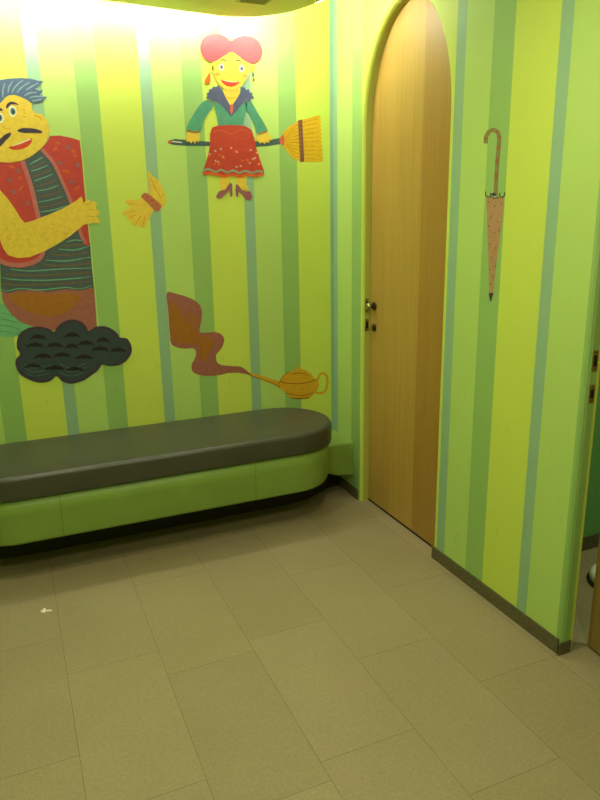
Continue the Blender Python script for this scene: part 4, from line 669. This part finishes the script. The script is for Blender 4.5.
  ('skirt',None,[('skirt',6,[(2032,3956),(2094,3976),(2240,3986),(2374,3982),(2442,3946),(2466,3872),(2484,3776),(2522,3662),(2562,3556),(2562,3528),(2540,3508),(2462,3500),(2388,3516),(2302,3494),(2218,3516),(2132,3498),(2040,3522),(1948,3514),(1908,3532),(1942,3608),(1978,3702),(2004,3794),(2008,3896)]),('vest_o',7,[(2046,3912),(2058,3916),(2072,3922),(2088,3926),(2102,3928),(2116,3928),(2132,3926),(2146,3924),(2162,3920),(2176,3914),(2192,3906),(2208,3898),(2224,3896),(2242,3902),(2258,3910),(2274,3920),(2290,3928),(2308,3934),(2326,3938),(2344,3940),(2362,3940),(2378,3936),(2396,3928),(2412,3920),(2422,3914),(2428,3922),(2416,3926),(2400,3936),(2382,3944),(2364,3948),(2344,3948),(2326,3946),(2306,3942),(2288,3936),(2270,3928),(2254,3918),(2238,3908),(2224,3904),(2212,3906),(2196,3914),(2182,3922),(2166,3928),(2150,3932),(2134,3936),(2118,3938),(2102,3938),(2086,3934),(2068,3928),(2054,3924),(2044,3920)]),('orange_r',7,[(1912,3510),(1926,3512),(1948,3514),(1970,3514),(1988,3514),(2000,3514),(2010,3514),(2022,3512),(2036,3508),(2056,3504),(2080,3498),(2106,3494),(2132,3490),(2156,3494),(2178,3498),(2198,3502),(2216,3504),(2236,3502),(2256,3498),(2278,3492),(2302,3490),(2326,3492),(2348,3498),(2368,3504),(2388,3506),(2406,3504),(2428,3500),(2450,3496),(2474,3494),(2500,3500),(2526,3508),(2546,3516),(2562,3520),(2552,3544),(2536,3538),(2516,3530),(2494,3524),(2474,3520),(2456,3520),(2434,3524),(2412,3530),(2388,3532),(2364,3528),(2342,3522),(2320,3518),(2302,3514),(2284,3516),(2264,3522),(2242,3528),(2218,3530),(2194,3528),(2172,3522),(2152,3518),(2134,3516),(2112,3518),(2088,3522),(2064,3528),(2044,3532),(2028,3536),(2016,3538),(2004,3538),(1990,3540),(1970,3538),(1948,3538),(1926,3536),(1912,3534)]),('greyw',8,[(1924,3538),(1932,3544),(1942,3550),(1954,3558),(1962,3560),(1968,3560),(1976,3558),(1986,3554),(1996,3550),(2008,3546),(2020,3540),(2036,3534),(2052,3532),(2068,3538),(2082,3546),(2094,3552),(2104,3554),(2114,3550),(2128,3542),(2146,3534),(2164,3528),(2184,3532),(2202,3540),(2218,3546),(2228,3548),(2240,3544),(2256,3538),(2272,3530),(2292,3524),(2312,3528),(2328,3536),(2344,3542),(2356,3544),(2372,3542),(2390,3536),(2410,3530),(2430,3526),(2452,3528),(2470,3534),(2486,3540),(2498,3542),(2512,3542),(2526,3540),(2540,3538),(2548,3536),(2554,3558),(2544,3560),(2532,3562),(2514,3564),(2496,3564),(2478,3560),(2462,3554),(2446,3548),(2432,3546),(2418,3550),(2398,3556),(2378,3562),(2358,3566),(2336,3562),(2320,3554),(2304,3548),(2294,3546),(2282,3548),(2268,3556),(2250,3564),(2230,3570),(2210,3566),(2194,3558),(2178,3552),(2168,3550),(2156,3552),(2140,3560),(2124,3570),(2106,3574),(2086,3570),(2072,3562),(2060,3556),(2052,3554),(2042,3554),(2030,3558),(2018,3564),(2006,3568),(1996,3572),(1984,3578),(1972,3580),(1958,3580),(1944,3576),(1930,3568),(1920,3560),(1912,3554)]),('dot_a',7,[(2232,3772),(2226,3764),(2216,3762),(2208,3766),(2208,3776),(2216,3782),(2228,3780)]),('dot_b',7,[(2124,3760),(2118,3752),(2108,3750),(2100,3756),(2100,3764),(2108,3770),(2120,3768)]),('orange_r',7,[(2272,3744),(2268,3736),(2256,3734),(2248,3740),(2248,3748),(2258,3754),(2268,3752)]),('dot_a',7,[(2290,3736),(2284,3726),(2274,3724),(2264,3730),(2264,3740),(2274,3746),(2286,3744)]),('dot_b',7,[(2008,3712),(2002,3704),(1992,3700),(1984,3706),(1984,3716),(1992,3720),(2004,3720)]),('orange_r',7,[(2110,3704),(2106,3696),(2094,3694),(2086,3698),(2086,3708),(2096,3714),(2106,3712)]),('dot_a',7,[(2144,3686),(2138,3678),(2126,3676),(2118,3680),(2118,3690),(2128,3696),(2138,3694)]),('dot_b',7,[(2482,3682),(2476,3672),(2464,3670),(2456,3676),(2456,3686),(2464,3692),(2476,3690)]),('orange_r',7,[(2400,3660),(2394,3652),(2382,3650),(2374,3656),(2374,3666),(2384,3670),(2394,3670)]),('dot_a',7,[(2064,3646),(2058,3638),(2048,3636),(2040,3642),(2040,3650),(2048,3656),(2060,3654)]),('dot_b',7,[(2424,3632),(2418,3624),(2406,3622),(2398,3628),(2398,3636),(2408,3642),(2418,3640)]),('orange_r',7,[(2052,3618),(2048,3610),(2036,3608),(2028,3614),(2028,3622),(2038,3628),(2048,3626)]),('dot_a',7,[(2326,3602),(2320,3594),(2308,3592),(2300,3598),(2300,3606),(2310,3612),(2320,3610)]),('dot_b',7,[(2066,3740),(2060,3732),(2048,3730),(2040,3736),(2040,3744),(2050,3750),(2060,3748)]),('orange_r',7,[(2002,3692),(1996,3684),(1986,3682),(1976,3688),(1978,3696),(1986,3702),(1996,3700)]),('dot_a',7,[(2460,3672),(2454,3664),(2442,3660),(2434,3666),(2434,3676),(2444,3682),(2454,3680)]),('dot_b',7,[(2092,3638),(2086,3630),(2076,3628),(2066,3632),(2068,3642),(2076,3648),(2088,3646)]),('orange_r',7,[(2096,3610),(2090,3602),(2080,3600),(2070,3604),(2072,3614),(2080,3620),(2092,3618)]),('dot_a',7,[(2502,3730),(2498,3722),(2486,3720),(2476,3724),(2478,3734),(2486,3740),(2498,3738)]),('dot_b',7,[(2438,3758),(2432,3748),(2422,3746),(2412,3752),(2412,3762),(2422,3766),(2434,3766)]),('orange_r',7,[(2148,3676),(2144,3668),(2132,3666),(2124,3672),(2124,3680),(2134,3686),(2144,3684)]),('dot_a',7,[(2522,3624),(2516,3616),(2504,3614),(2496,3620),(2496,3628),(2506,3634),(2516,3632)]),('dot_b',7,[(2282,3592),(2276,3584),(2264,3582),(2256,3588),(2256,3596),(2266,3602),(2276,3600)]),('orange_r',7,[(2352,3650),(2346,3642),(2334,3640),(2326,3646),(2326,3654),(2336,3660),(2346,3658)])],[]),
  ('face',None,[('skin',7,[(2260,4680),(2234,4672),(2208,4652),(2182,4630),(2158,4612),(2134,4598),(2110,4588),(2090,4576),(2074,4562),(2066,4544),(2062,4524),(2060,4502),(2060,4482),(2062,4466),(2066,4448),(2070,4434),(2078,4418),(2084,4402),(2094,4386),(2104,4370),(2114,4358),(2124,4346),(2136,4336),(2148,4328),(2162,4320),(2180,4314),(2202,4308),(2222,4304),(2244,4304),(2262,4304),(2282,4310),(2300,4316),(2316,4324),(2332,4332),(2348,4344),(2362,4358),(2376,4372),(2388,4386),(2400,4404),(2410,4420),(2420,4438),(2428,4454),(2436,4470),(2444,4486),(2448,4502),(2452,4516),(2454,4532),(2452,4546),(2444,4560),(2430,4574),(2408,4588),(2384,4602),(2360,4616),(2336,4636),(2312,4656),(2286,4674)]),('skin',7,[(2076,4484),(2072,4470),(2064,4458),(2054,4452),(2044,4450),(2034,4456),(2028,4466),(2026,4480),(2030,4494),(2036,4506),(2046,4512),(2058,4514),(2068,4508),(2074,4498)]),('skin',7,[(2504,4514),(2500,4502),(2492,4490),(2480,4484),(2466,4484),(2456,4488),(2448,4498),(2446,4510),(2448,4524),(2456,4534),(2468,4540),(2482,4540),(2494,4536),(2502,4526)]),('blush',8,[(2136,4440),(2134,4434),(2126,4428),(2116,4424),(2104,4424),(2094,4426),(2086,4430),(2084,4438),(2088,4444),(2094,4450),(2106,4454),(2116,4454),(2128,4452),(2134,4446)]),('blush',8,[(2420,4442),(2418,4434),(2410,4430),(2398,4426),(2386,4424),(2376,4428),(2368,4432),(2366,4438),(2370,4446),(2378,4452),(2388,4454),(2400,4456),(2410,4454),(2418,4448)]),('orange',8,[(2224,4438),(2228,4436),(2234,4432),(2242,4430),(2250,4430),(2258,4430),(2264,4434),(2272,4438),(2276,4442),(2274,4444),(2270,4442),(2262,4438),(2256,4436),(2250,4434),(2244,4436),(2236,4438),(2230,4440),(2224,4440)])],[('eye',None,[('white',9,[(2182,4506),(2180,4490),(2172,4478),(2160,4472),(2148,4472),(2138,4476),(2130,4488),(2128,4502),(2132,4516),(2140,4528),(2152,4534),(2164,4536),(2174,4530),(2180,4520)]),('navy',10,[(2172,4506),(2170,4498),(2166,4490),(2158,4486),(2152,4486),(2144,4490),(2140,4496),(2140,4504),(2142,4512),(2146,4518),(2154,4522),(2160,4522),(2166,4520),(2170,4514)])],[]),('eye',None,[('white',9,[(2388,4504),(2384,4490),(2376,4478),(2364,4470),(2352,4470),(2342,4476),(2334,4486),(2332,4500),(2336,4516),(2344,4528),(2356,4534),(2368,4536),(2378,4530),(2386,4518)]),('navy',10,[(2376,4504),(2374,4496),(2370,4488),(2362,4484),(2356,4484),(2350,4488),(2344,4494),(2344,4502),(2346,4510),(2350,4516),(2358,4520),(2364,4522),(2370,4518),(2376,4512)])],[]),('eyebrow',None,[('ink',9,[(2150,4556),(2156,4558),(2162,4562),(2168,4566),(2174,4566),(2182,4564),(2192,4562),(2202,4558),(2210,4556),(2212,4560),(2206,4564),(2198,4570),(2186,4574),(2176,4576),(2166,4574),(2158,4570),(2150,4564),(2146,4560)])],[]),('eyebrow',None,[('ink',9,[(2298,4564),(2302,4564),(2310,4566),(2320,4568),(2326,4570),(2334,4568),(2344,4566),(2354,4562),(2362,4562),(2364,4566),(2358,4570),(2350,4574),(2338,4578),(2328,4580),(2318,4578),(2308,4574),(2300,4570),(2296,4568)])],[]),('mouth',None,[('lip',9,[(2146,4390),(2160,4392),(2184,4390),(2212,4386),(2236,4384),(2262,4384),(2290,4386),(2312,4386),(2328,4384),(2328,4378),(2320,4368),(2308,4358),(2296,4352),(2286,4346),(2272,4342),(2260,4338),(2244,4336),(2230,4336),(2214,4338),(2198,4340),(2184,4346),(2170,4356),(2156,4368),(2146,4382)]),('white',10,[(2160,4386),(2174,4384),(2194,4380),(2216,4378),(2236,4376),(2258,4376),(2280,4378),(2300,4378),(2314,4380),(2314,4384),(2300,4384),(2280,4384),(2258,4384),(2238,4384),(2216,4384),(2194,4386),(2176,4388),(2162,4390)])],[]),('earring',None,[('orange_r',9,[(2034,4446),(2026,4440),(2016,4428),(2006,4412),(1996,4400),(1990,4390),(1984,4380),(1980,4370),(1978,4364),(1980,4358),(1984,4352),(1992,4348),(1998,4346),(2006,4348),(2016,4350),(2024,4356),(2030,4362),(2034,4370),(2036,4380),(2036,4392),(2036,4402),(2038,4414),(2038,4430),(2038,4442)])],[]),('earring',None,[('navy',9,[(2486,4454),(2486,4446),(2482,4440),(2478,4436),(2474,4436),(2470,4440),(2468,4446),(2468,4454),(2470,4462),(2472,4468),(2476,4472),(2480,4472),(2484,4468),(2486,4462)]),('orange_d',9,[(2492,4410),(2490,4402),(2488,4396),(2484,4392),(2480,4392),(2476,4394),(2474,4400),(2472,4408),(2474,4416),(2476,4422),(2480,4426),(2484,4426),(2488,4424),(2490,4418)])],[])]),
  ('crown',None,[('crown',8,[(2166,4778),(2164,4860),(2218,4824),(2270,4884),(2324,4832),(2396,4886),(2388,4786),(2274,4760)])],[]),
  ('bow',None,[('bow',11,[(2258,4742),(2246,4746),(2232,4756),(2220,4766),(2206,4776),(2190,4782),(2172,4788),(2154,4794),(2136,4796),(2120,4796),(2102,4794),(2084,4792),(2068,4786),(2050,4782),(2032,4774),(2016,4766),(2002,4756),(1990,4746),(1980,4736),(1972,4724),(1966,4710),(1960,4696),(1954,4680),(1952,4664),(1952,4650),(1954,4634),(1958,4618),(1964,4604),(1972,4590),(1984,4578),(1996,4566),(2010,4558),(2024,4550),(2038,4546),(2054,4546),(2068,4546),(2084,4550),(2102,4556),(2120,4566),(2138,4576),(2156,4586),(2172,4596),(2188,4606),(2204,4616),(2218,4624),(2230,4632),(2240,4638),(2248,4642),(2260,4644),(2270,4644),(2282,4640),(2296,4634),(2310,4626),(2324,4618),(2338,4610),(2354,4600),(2368,4590),(2384,4582),(2398,4574),(2414,4566),(2430,4560),(2446,4558),(2462,4556),(2476,4558),(2492,4560),(2506,4564),(2520,4568),(2534,4576),(2544,4584),(2554,4596),(2564,4610),(2570,4626),(2576,4640),(2578,4654),(2580,4668),(2580,4680),(2578,4694),(2574,4708),(2570,4720),(2564,4734),(2556,4746),(2546,4756),(2536,4764),(2524,4772),(2510,4780),(2496,4786),(2482,4790),(2466,4794),(2450,4796),(2432,4796),(2414,4798),(2396,4796),(2378,4794),(2360,4790),(2342,4784),(2326,4778),(2310,4772),(2296,4762),(2284,4752),(2272,4744)]),('bow_d',12,[(2012,4670),(2026,4674),(2048,4682),(2070,4690),(2092,4696),(2114,4698),(2136,4698),(2156,4698),(2172,4698),(2172,4702),(2158,4702),(2138,4704),(2114,4704),(2092,4700),(2070,4696),(2046,4686),(2026,4678),(2012,4672)]),('bow_d',12,[(2000,4626),(2014,4628),(2034,4634),(2058,4638),(2080,4642),(2102,4646),(2124,4650),(2144,4652),(2160,4654),(2160,4656),(2144,4656),(2124,4654),(2102,4652),(2080,4648),(2058,4644),(2034,4638),(2014,4632),(2000,4628)]),('bow_d',12,[(2352,4686),(2366,4682),(2388,4678),(2410,4674),(2434,4672),(2456,4672),(2480,4674),(2502,4678),(2516,4680),(2516,4682),(2502,4680),(2480,4680),(2456,4678),(2434,4678),(2412,4680),(2388,4682),(2368,4686),(2352,4688)])],[]),
 ]),
 ('painted_smoke','B','mauve and ochre smoke trail painted rising from the oil lamp spout','mural smoke',[
  ('smoke',None,[('mauve',1,[(1476,2380),(1496,2388),(1520,2382),(1550,2372),(1578,2362),(1610,2352),(1646,2340),(1680,2326),(1710,2312),(1738,2298),(1762,2280),(1784,2264),(1802,2244),(1814,2226),(1822,2204),(1826,2184),(1828,2160),(1828,2136),(1824,2110),(1818,2082),(1812,2056),(1806,2030),(1798,2002),(1792,1978),(1792,1958),(1802,1948),(1818,1944),(1838,1942),(1860,1940),(1884,1940),(1914,1942),(1942,1942),(1968,1938),(1990,1930),(2012,1918),(2030,1904),(2042,1890),(2050,1874),(2054,1858),(2054,1842),(2050,1824),(2044,1806),(2036,1788),(2026,1770),(2014,1752),(2000,1738),(1982,1722),(1966,1708),(1956,1692),(1952,1674),(1952,1654),(1956,1634),(1962,1616),(1972,1604),(1984,1594),(1998,1586),(2016,1578),(2038,1572),(2064,1566),(2090,1562),(2116,1556),(2142,1552),(2168,1550),(2194,1546),(2218,1540),(2236,1532),(2254,1520),(2270,1508),(2284,1494),(2302,1478),(2320,1460),(2334,1442),(2340,1432),(2332,1432),(2314,1438),(2292,1446),(2272,1454),(2252,1458),(2234,1464),(2214,1470),(2192,1474),(2166,1476),(2136,1480),(2106,1482),(2078,1484),(2056,1482),(2034,1478),(2012,1474),(1988,1470),(1962,1470),(1934,1470),(1906,1470),(1878,1472),(1850,1476),(1820,1480),(1794,1488),(1768,1494),(1746,1502),(1726,1512),(1708,1522),(1696,1536),(1686,1552),(1682,1572),(1682,1592),(1684,1612),(1692,1630),(1704,1648),(1716,1666),(1726,1682),(1732,1700),(1738,1716),(1740,1732),(1740,1746),(1738,1758),(1732,1770),(1722,1780),(1710,1788),(1694,1792),(1672,1790),(1648,1790),(1626,1792),(1602,1796),(1576,1802),(1552,1810),(1532,1818),(1516,1826),(1502,1834),(1492,1846),(1484,1864),(1478,1890),(1478,1922),(1478,1960),(1476,2000),(1476,2048),(1476,2100),(1476,2154),(1476,2206),(1474,2256),(1470,2306),(1470,2348)]),('ochre',2,[(1502,2274),(1512,2284),(1526,2282),(1542,2274),(1562,2260),(1584,2244),(1608,2220),(1634,2194),(1660,2172),(1688,2154),(1716,2140),(1742,2124),(1762,2102),(1768,2074),(1768,2040),(1764,2006),(1764,1976),(1768,1956),(1772,1938),(1780,1922),(1794,1912),(1816,1904),(1846,1902),(1876,1898),(1900,1892),(1918,1878),(1930,1862),(1938,1844),(1940,1824),(1932,1802),(1916,1780),(1898,1756),(1880,1732),(1866,1704),(1850,1672),(1834,1646),(1820,1630),(1808,1630),(1796,1640),(1788,1656),(1780,1678),(1776,1706),(1776,1744),(1774,1780),(1766,1808),(1750,1822),(1730,1828),(1708,1832),(1682,1836),(1652,1840),(1616,1844),(1584,1848),(1556,1858),(1536,1872),(1520,1886),(1508,1908),(1498,1936),(1494,1976),(1494,2024),(1494,2076),(1496,2122),(1496,2166),(1494,2212),(1496,2250)]),('mauve',3,[(1558,2288),(1564,2266),(1574,2236),(1588,2200),(1606,2168),(1630,2136),(1658,2106),(1684,2078),(1706,2056),(1720,2036),(1732,2020),(1742,2006),(1750,1996),(1762,2002),(1758,2014),(1752,2030),(1742,2050),(1728,2074),(1706,2098),(1680,2128),(1654,2156),(1630,2182),(1612,2212),(1596,2244),(1580,2274),(1570,2294)])],[]),
 ]),
 ('painted_oil_lamp','B','golden oil lamp with curled handle painted just above bench cushion','mural lamp',[
  ('body',None,[('gold',2,[(2666,1294),(2674,1312),(2686,1334),(2700,1356),(2716,1374),(2734,1390),(2752,1402),(2770,1412),(2790,1420),(2812,1426),(2832,1430),(2854,1434),(2876,1434),(2898,1436),(2920,1436),(2940,1434),(2962,1428),(2984,1420),(3006,1408),(3028,1394),(3048,1378),(3066,1360),(3082,1336),(3096,1314),(3110,1296),(3124,1284),(3136,1278),(3146,1272),(3154,1262),(3158,1246),(3158,1228),(3156,1208),(3150,1190),(3140,1174),(3126,1156),(3110,1140),(3096,1126),(3082,1114),(3068,1102),(3052,1092),(3032,1086),(3006,1084),(2978,1084),(2948,1088),(2918,1090),(2890,1094),(2860,1098),(2832,1104),(2808,1114),(2790,1128),(2774,1144),(2762,1162),(2748,1180),(2732,1194),(2716,1210),(2702,1224),(2688,1238),(2680,1252),(2670,1264),(2666,1278)]),('gold_d',3,[(2678,1322),(2688,1316),(2704,1308),(2724,1298),(2750,1290),(2782,1284),(2820,1276),(2860,1270),(2898,1266),(2934,1264),(2970,1264),(3004,1266),(3036,1270),(3066,1276),(3092,1282),(3116,1290),(3132,1294),(3126,1304),(3110,1300),(3088,1292),(3062,1286),(3034,1280),(3002,1278),(2968,1276),(2934,1274),(2898,1276),(2860,1280),(2820,1286),(2784,1294),(2752,1300),(2728,1308),(2708,1318),(2692,1326),(2682,1332)]),('gold_d',3,[(2802,1386),(2818,1388),(2840,1390),(2864,1392),(2888,1392),(2912,1388),(2938,1384),(2964,1376),(2986,1370),(3002,1364),(3016,1356),(3026,1348),(3034,1344),(3036,1346),(3030,1352),(3018,1360),(3004,1370),(2988,1378),(2966,1384),(2940,1392),(2912,1396),(2888,1400),(2862,1400),(2838,1396),(2816,1392),(2802,1390)]),('gold_d',3,[(2734,1178),(2762,1168),(2802,1154),(2844,1140),(2882,1130),(2914,1124),(2942,1122),(2970,1122),(2996,1122),(3022,1126),(3048,1132),(3070,1138),(3084,1142),(3082,1150),(3066,1146),(3044,1140),(3020,1134),(2994,1130),(2968,1130),(2942,1130),(2914,1132),(2884,1138),(2846,1148),(2804,1162),(2764,1176),(2738,1184)]),('gold_d',3,[(2808,1108),(2828,1104),(2856,1098),(2888,1090),(2918,1086),(2950,1084),(2982,1082),(3012,1082),(3032,1082),(3030,1096),(3010,1096),(2982,1096),(2950,1098),(2920,1100),(2888,1104),(2858,1110),(2828,1116),(2808,1120)]),('gold_d',3,[(2680,1248),(2676,1256),(2668,1266),(2664,1280),(2664,1292),(2672,1310),(2686,1332),(2704,1354),(2720,1372),(2738,1386),(2760,1398),(2780,1410),(2792,1416),(2788,1424),(2774,1416),(2754,1406),(2732,1392),(2714,1378),(2696,1358),(2680,1336),(2666,1316),(2656,1296),(2656,1278),(2662,1264),(2668,1252),(2674,1244)])],[]),
  ('lid_knob',None,[('gold',3,[(2876,1432),(2876,1438),(2880,1448),(2888,1456),(2896,1464),(2900,1474),(2904,1482),(2908,1490),(2912,1492),(2916,1488),(2920,1480),(2924,1470),(2928,1462),(2934,1452),(2942,1440),(2946,1432),(2944,1424),(2930,1424),(2910,1424),(2888,1428)])],[]),
  ('spout',None,[('gold',1,[(2300,1468),(2422,1428),(2560,1368),(2656,1330),(2716,1322),(2712,1202),(2666,1260),(2582,1306),(2442,1374),(2328,1428)]),('gold_d',3,[(2316,1432),(2338,1422),(2370,1408),(2406,1392),(2442,1376),(2476,1362),(2514,1344),(2550,1328),(2580,1312),(2610,1292),(2636,1274),(2658,1256),(2674,1244),(2680,1250),(2664,1262),(2642,1280),(2614,1300),(2584,1318),(2552,1336),(2516,1352),(2480,1368),(2444,1384),(2408,1400),(2372,1416),(2340,1430),(2318,1438)])],[]),
  ('handle',None,[('gold',1,[(3112,1270),(3120,1270),(3130,1270),(3146,1274),(3160,1282),(3168,1296),(3172,1312),(3176,1326),(3180,1334),(3186,1338),(3194,1342),(3204,1342),(3210,1342),(3218,1340),(3226,1336),(3234,1330),(3240,1322),(3244,1312),(3248,1296),(3250,1280),(3250,1262),(3250,1242),(3248,1222),(3246,1202),(3240,1184),(3234,1172),(3226,1160),(3218,1150),(3208,1146),(3196,1142),(3180,1142),(3164,1142),(3150,1146),(3136,1150),(3124,1158),(3112,1166),(3104,1172),(3088,1150),(3096,1144),(3108,1136),(3126,1126),(3144,1118),(3162,1114),(3184,1112),(3204,1114),(3224,1118),(3240,1128),(3252,1140),(3262,1156),(3270,1172),(3276,1192),(3280,1216),(3282,1238),(3282,1260),(3280,1278),(3278,1298),(3274,1316),(3268,1332),(3256,1348),(3242,1358),(3228,1366),(3214,1370),(3198,1372),(3182,1368),(3168,1362),(3156,1352),(3148,1338),(3142,1322),(3140,1308),(3136,1302),(3132,1300),(3124,1298),(3116,1298),(3108,1298)])],[]),
 ]),
 ('painted_umbrella','R','painted furled pink umbrella with hooked striped handle, right of arched door','mural umbrella',[
  ('handle','tan handle with rust bands',[('cane',1,[(4258,3590),(4258,3596),(4260,3604),(4260,3612),(4260,3620),(4260,3626),(4258,3632),(4256,3638),(4252,3642),(4248,3646),(4244,3650),(4240,3654),(4236,3658),(4230,3660),(4224,3662),(4218,3662),(4212,3664),(4206,3664),(4202,3664),(4198,3662),(4192,3660),(4186,3658),(4182,3656),(4176,3652),(4172,3650),(4170,3646),(4166,3640),(4162,3634),(4160,3628),(4158,3620),(4156,3612),(4156,3602),(4156,3590),(4156,3578),(4158,3566),(4158,3552),(4160,3538),(4160,3526),(4162,3512),(4162,3496),(4162,3482),(4164,3466),(4164,3450),(4164,3434),(4164,3418),(4164,3400),(4164,3384),(4164,3366),(4164,3346),(4164,3326),(4164,3302),(4164,3278),(4164,3254),(4162,3234),(4162,3220),(4116,3218),(4116,3232),(4116,3252),(4116,3274),(4118,3298),(4118,3322),(4118,3342),(4118,3362),(4118,3380),(4118,3396),(4118,3412),(4118,3430),(4118,3444),(4118,3460),(4116,3476),(4116,3490),(4114,3504),(4114,3518),(4114,3532),(4112,3546),(4112,3558),(4110,3572),(4110,3584),(4110,3596),(4110,3608),(4112,3618),(4116,3628),(4118,3636),(4122,3644),(4128,3652),(4136,3660),(4144,3668),(4156,3674),(4166,3680),(4178,3686),(4190,3688),(4204,3692),(4216,3692),(4228,3692),(4240,3690),(4250,3688),(4260,3686),(4270,3682),(4278,3676),(4286,3672),(4292,3666),(4298,3658),(4302,3652),(4306,3644),(4308,3636),(4308,3626),(4308,3616),(4308,3608),(4306,3602),(4306,3596)]),('rust',2,[(4262,3620),(4262,3626),(4260,3634),(4304,3644),(4306,3636),(4306,3626)]),('rust',2,[(4246,3652),(4242,3656),(4236,3658),(4270,3680),(4276,3676),(4284,3672)]),('rust',2,[(4214,3664),(4208,3664),(4200,3664),(4206,3690),(4216,3692),(4226,3692)]),('rust',2,[(4182,3658),(4176,3654),(4170,3648),(4138,3662),(4146,3668),(4154,3674)]),('rust',2,[(4158,3628),(4156,3620),(4154,3610),(4112,3608),(4114,3618),(4116,3626)]),('rust',2,[(4156,3566),(4158,3552),(4158,3538),(4116,3532),(4114,3546),(4114,3558)]),('rust',2,[(4162,3482),(4162,3466),(4162,3450),(4120,3446),(4118,3460),(4118,3476)]),('rust',2,[(4164,3384),(4164,3366),(4162,3346),(4120,3342),(4120,3362),(4120,3380)])],[]),
  ('canopy',None,[('pink',2,[(4244,3224),(4202,3212),(4144,3204),(4090,3208),(4044,3216),(4046,3106),(4064,2936),(4086,2750),(4102,2516),(4148,2510),(4172,2722),(4210,2978)]),('slate',3,[(4208,3180),(4210,3172),(4218,3172),(4224,3180),(4220,3186),(4212,3186)]),('slate',3,[(4132,3150),(4134,3142),(4142,3142),(4146,3150),(4144,3156),(4136,3156)]),('slate',3,[(4056,3162),(4058,3156),(4066,3156),(4070,3162),(4068,3168),(4060,3168)]),('slate',3,[(4170,3072),(4172,3064),(4180,3066),(4186,3072),(4182,3078),(4174,3078)]),('slate',3,[(4088,3036),(4090,3030),(4098,3030),(4104,3036),(4100,3042),(4092,3042)]),('slate',3,[(4188,3008),(4192,3000),(4200,3000),(4206,3008),(4202,3014),(4194,3014)]),('slate',3,[(4122,2958),(4126,2950),(4134,2950),(4138,2958),(4134,2964),(4126,2964)]),('slate',3,[(4066,2972),(4068,2966),(4076,2966),(4080,2972),(4078,2980),(4070,2980)]),('slate',3,[(4170,2876),(4172,2870),(4180,2870),(4186,2876),(4182,2884),(4174,2884)]),('slate',3,[(4096,2850),(4098,2844),(4106,2842),(4110,2850),(4108,2856),(4100,2856)]),('slate',3,[(4136,2784),(4140,2776),(4148,2776),(4152,2782),(4148,2790),(4140,2790)]),('slate',3,[(4082,2720),(4084,2714),(4092,2712),(4096,2720),(4094,2726),(4086,2726)]),('slate',3,[(4146,2686),(4150,2680),(4158,2680),(4164,2686),(4160,2694),(4152,2694)]),('slate',3,[(4104,2638),(4108,2630),(4116,2630),(4120,2636),(4118,2644),(4110,2644)]),('slate',3,[(4132,2584),(4136,2576),(4144,2576),(4148,2582),(4144,2590),(4136,2590)])],[]),
  ('rib_tips',None,[('ink',4,[(4260,3256),(4260,3250),(4260,3244),(4258,3236),(4254,3228),(4248,3222),(4238,3218),(4228,3214),(4220,3212),(4212,3210),(4204,3210),(4196,3212),(4190,3216),(4188,3222),(4186,3230),(4186,3238),(4186,3242),(4198,3244),(4198,3238),(4200,3232),(4200,3224),(4202,3220),(4204,3218),(4208,3218),(4212,3218),(4216,3218),(4224,3220),(4232,3224),(4238,3228),(4244,3232),(4246,3236),(4248,3244),(4248,3250),(4248,3256)]),('ink',4,[(4190,3214),(4182,3212),(4170,3206),(4158,3202),(4144,3200),(4130,3200),(4116,3204),(4106,3206),(4098,3210),(4104,3216),(4112,3214),(4122,3210),(4134,3208),(4144,3206),(4154,3208),(4166,3212),(4176,3218),(4184,3220)]),('ink',4,[(4098,3240),(4098,3234),(4098,3228),(4096,3220),(4092,3212),(4086,3208),(4078,3206),(4070,3204),(4062,3204),(4054,3206),(4048,3208),(4040,3212),(4034,3218),(4032,3224),(4030,3232),(4030,3240),(4030,3244),(4042,3246),(4042,3240),(4042,3234),(4044,3226),(4046,3222),(4050,3218),(4054,3216),(4060,3214),(4066,3212),(4070,3212),(4076,3212),(4080,3214),(4082,3216),(4084,3220),(4086,3226),(4086,3234),(4086,3238)]),('ink',4,[(4130,3232),(4138,3224),(4156,3220),(4176,3224),(4184,3234),(4178,3240),(4158,3244),(4140,3240)])],[]),
  ('tip',None,[('ink',4,[(4152,2514),(4098,2520),(4116,2472),(4122,2450),(4136,2470)])],[]),
 ]),
]
def paint_part(spec, wall, parent, lift=0):
    name, label, polys, subs = spec
    bm = bmesh.new(); mats = []
    if wall == 'B': fn = lambda u, v, d: (u / 2000, DY - d, v / 2000)
    else: fn = lambda u, v, d: (WX - d, u / 2000, v / 2000)
    for c, ly, pts in polys:
        if c not in mats: mats.append(c)
        prism(bm, pts, fn, 0.0002 + (ly + lift) * 0.00022, 0.0004 + (ly + lift) * 0.00022, mats.index(c))
    recalc(bm)
    xs = [fn(*p, 0.0004) for pl in polys for p in pl[2]]
    loc = tuple((min(v[i] for v in xs) + max(v[i] for v in xs)) / 2 for i in range(3))
    o = link(name, bm, [paint(c) for c in mats], parent, loc=loc)
    if parent is not None: o.matrix_parent_inverse = Matrix.Translation(-world_loc(parent))
    if label: o['label'] = label
    for s in subs: paint_part(s, wall, o, lift)
    return o
for name, wall, label, cat, parts in MURALS:
    xs = [p for pt in parts for pl in pt[2] for p in pl[2]]
    u = (min(p[0] for p in xs) + max(p[0] for p in xs)) / 4000; v = min(p[1] for p in xs) / 2000
    t = empty(name, (u, DY, v) if wall == 'B' else (WX, u, v), label, cat)
    for pt in parts: paint_part(pt, wall, t, 6 if name == 'painted_lady' else 0)
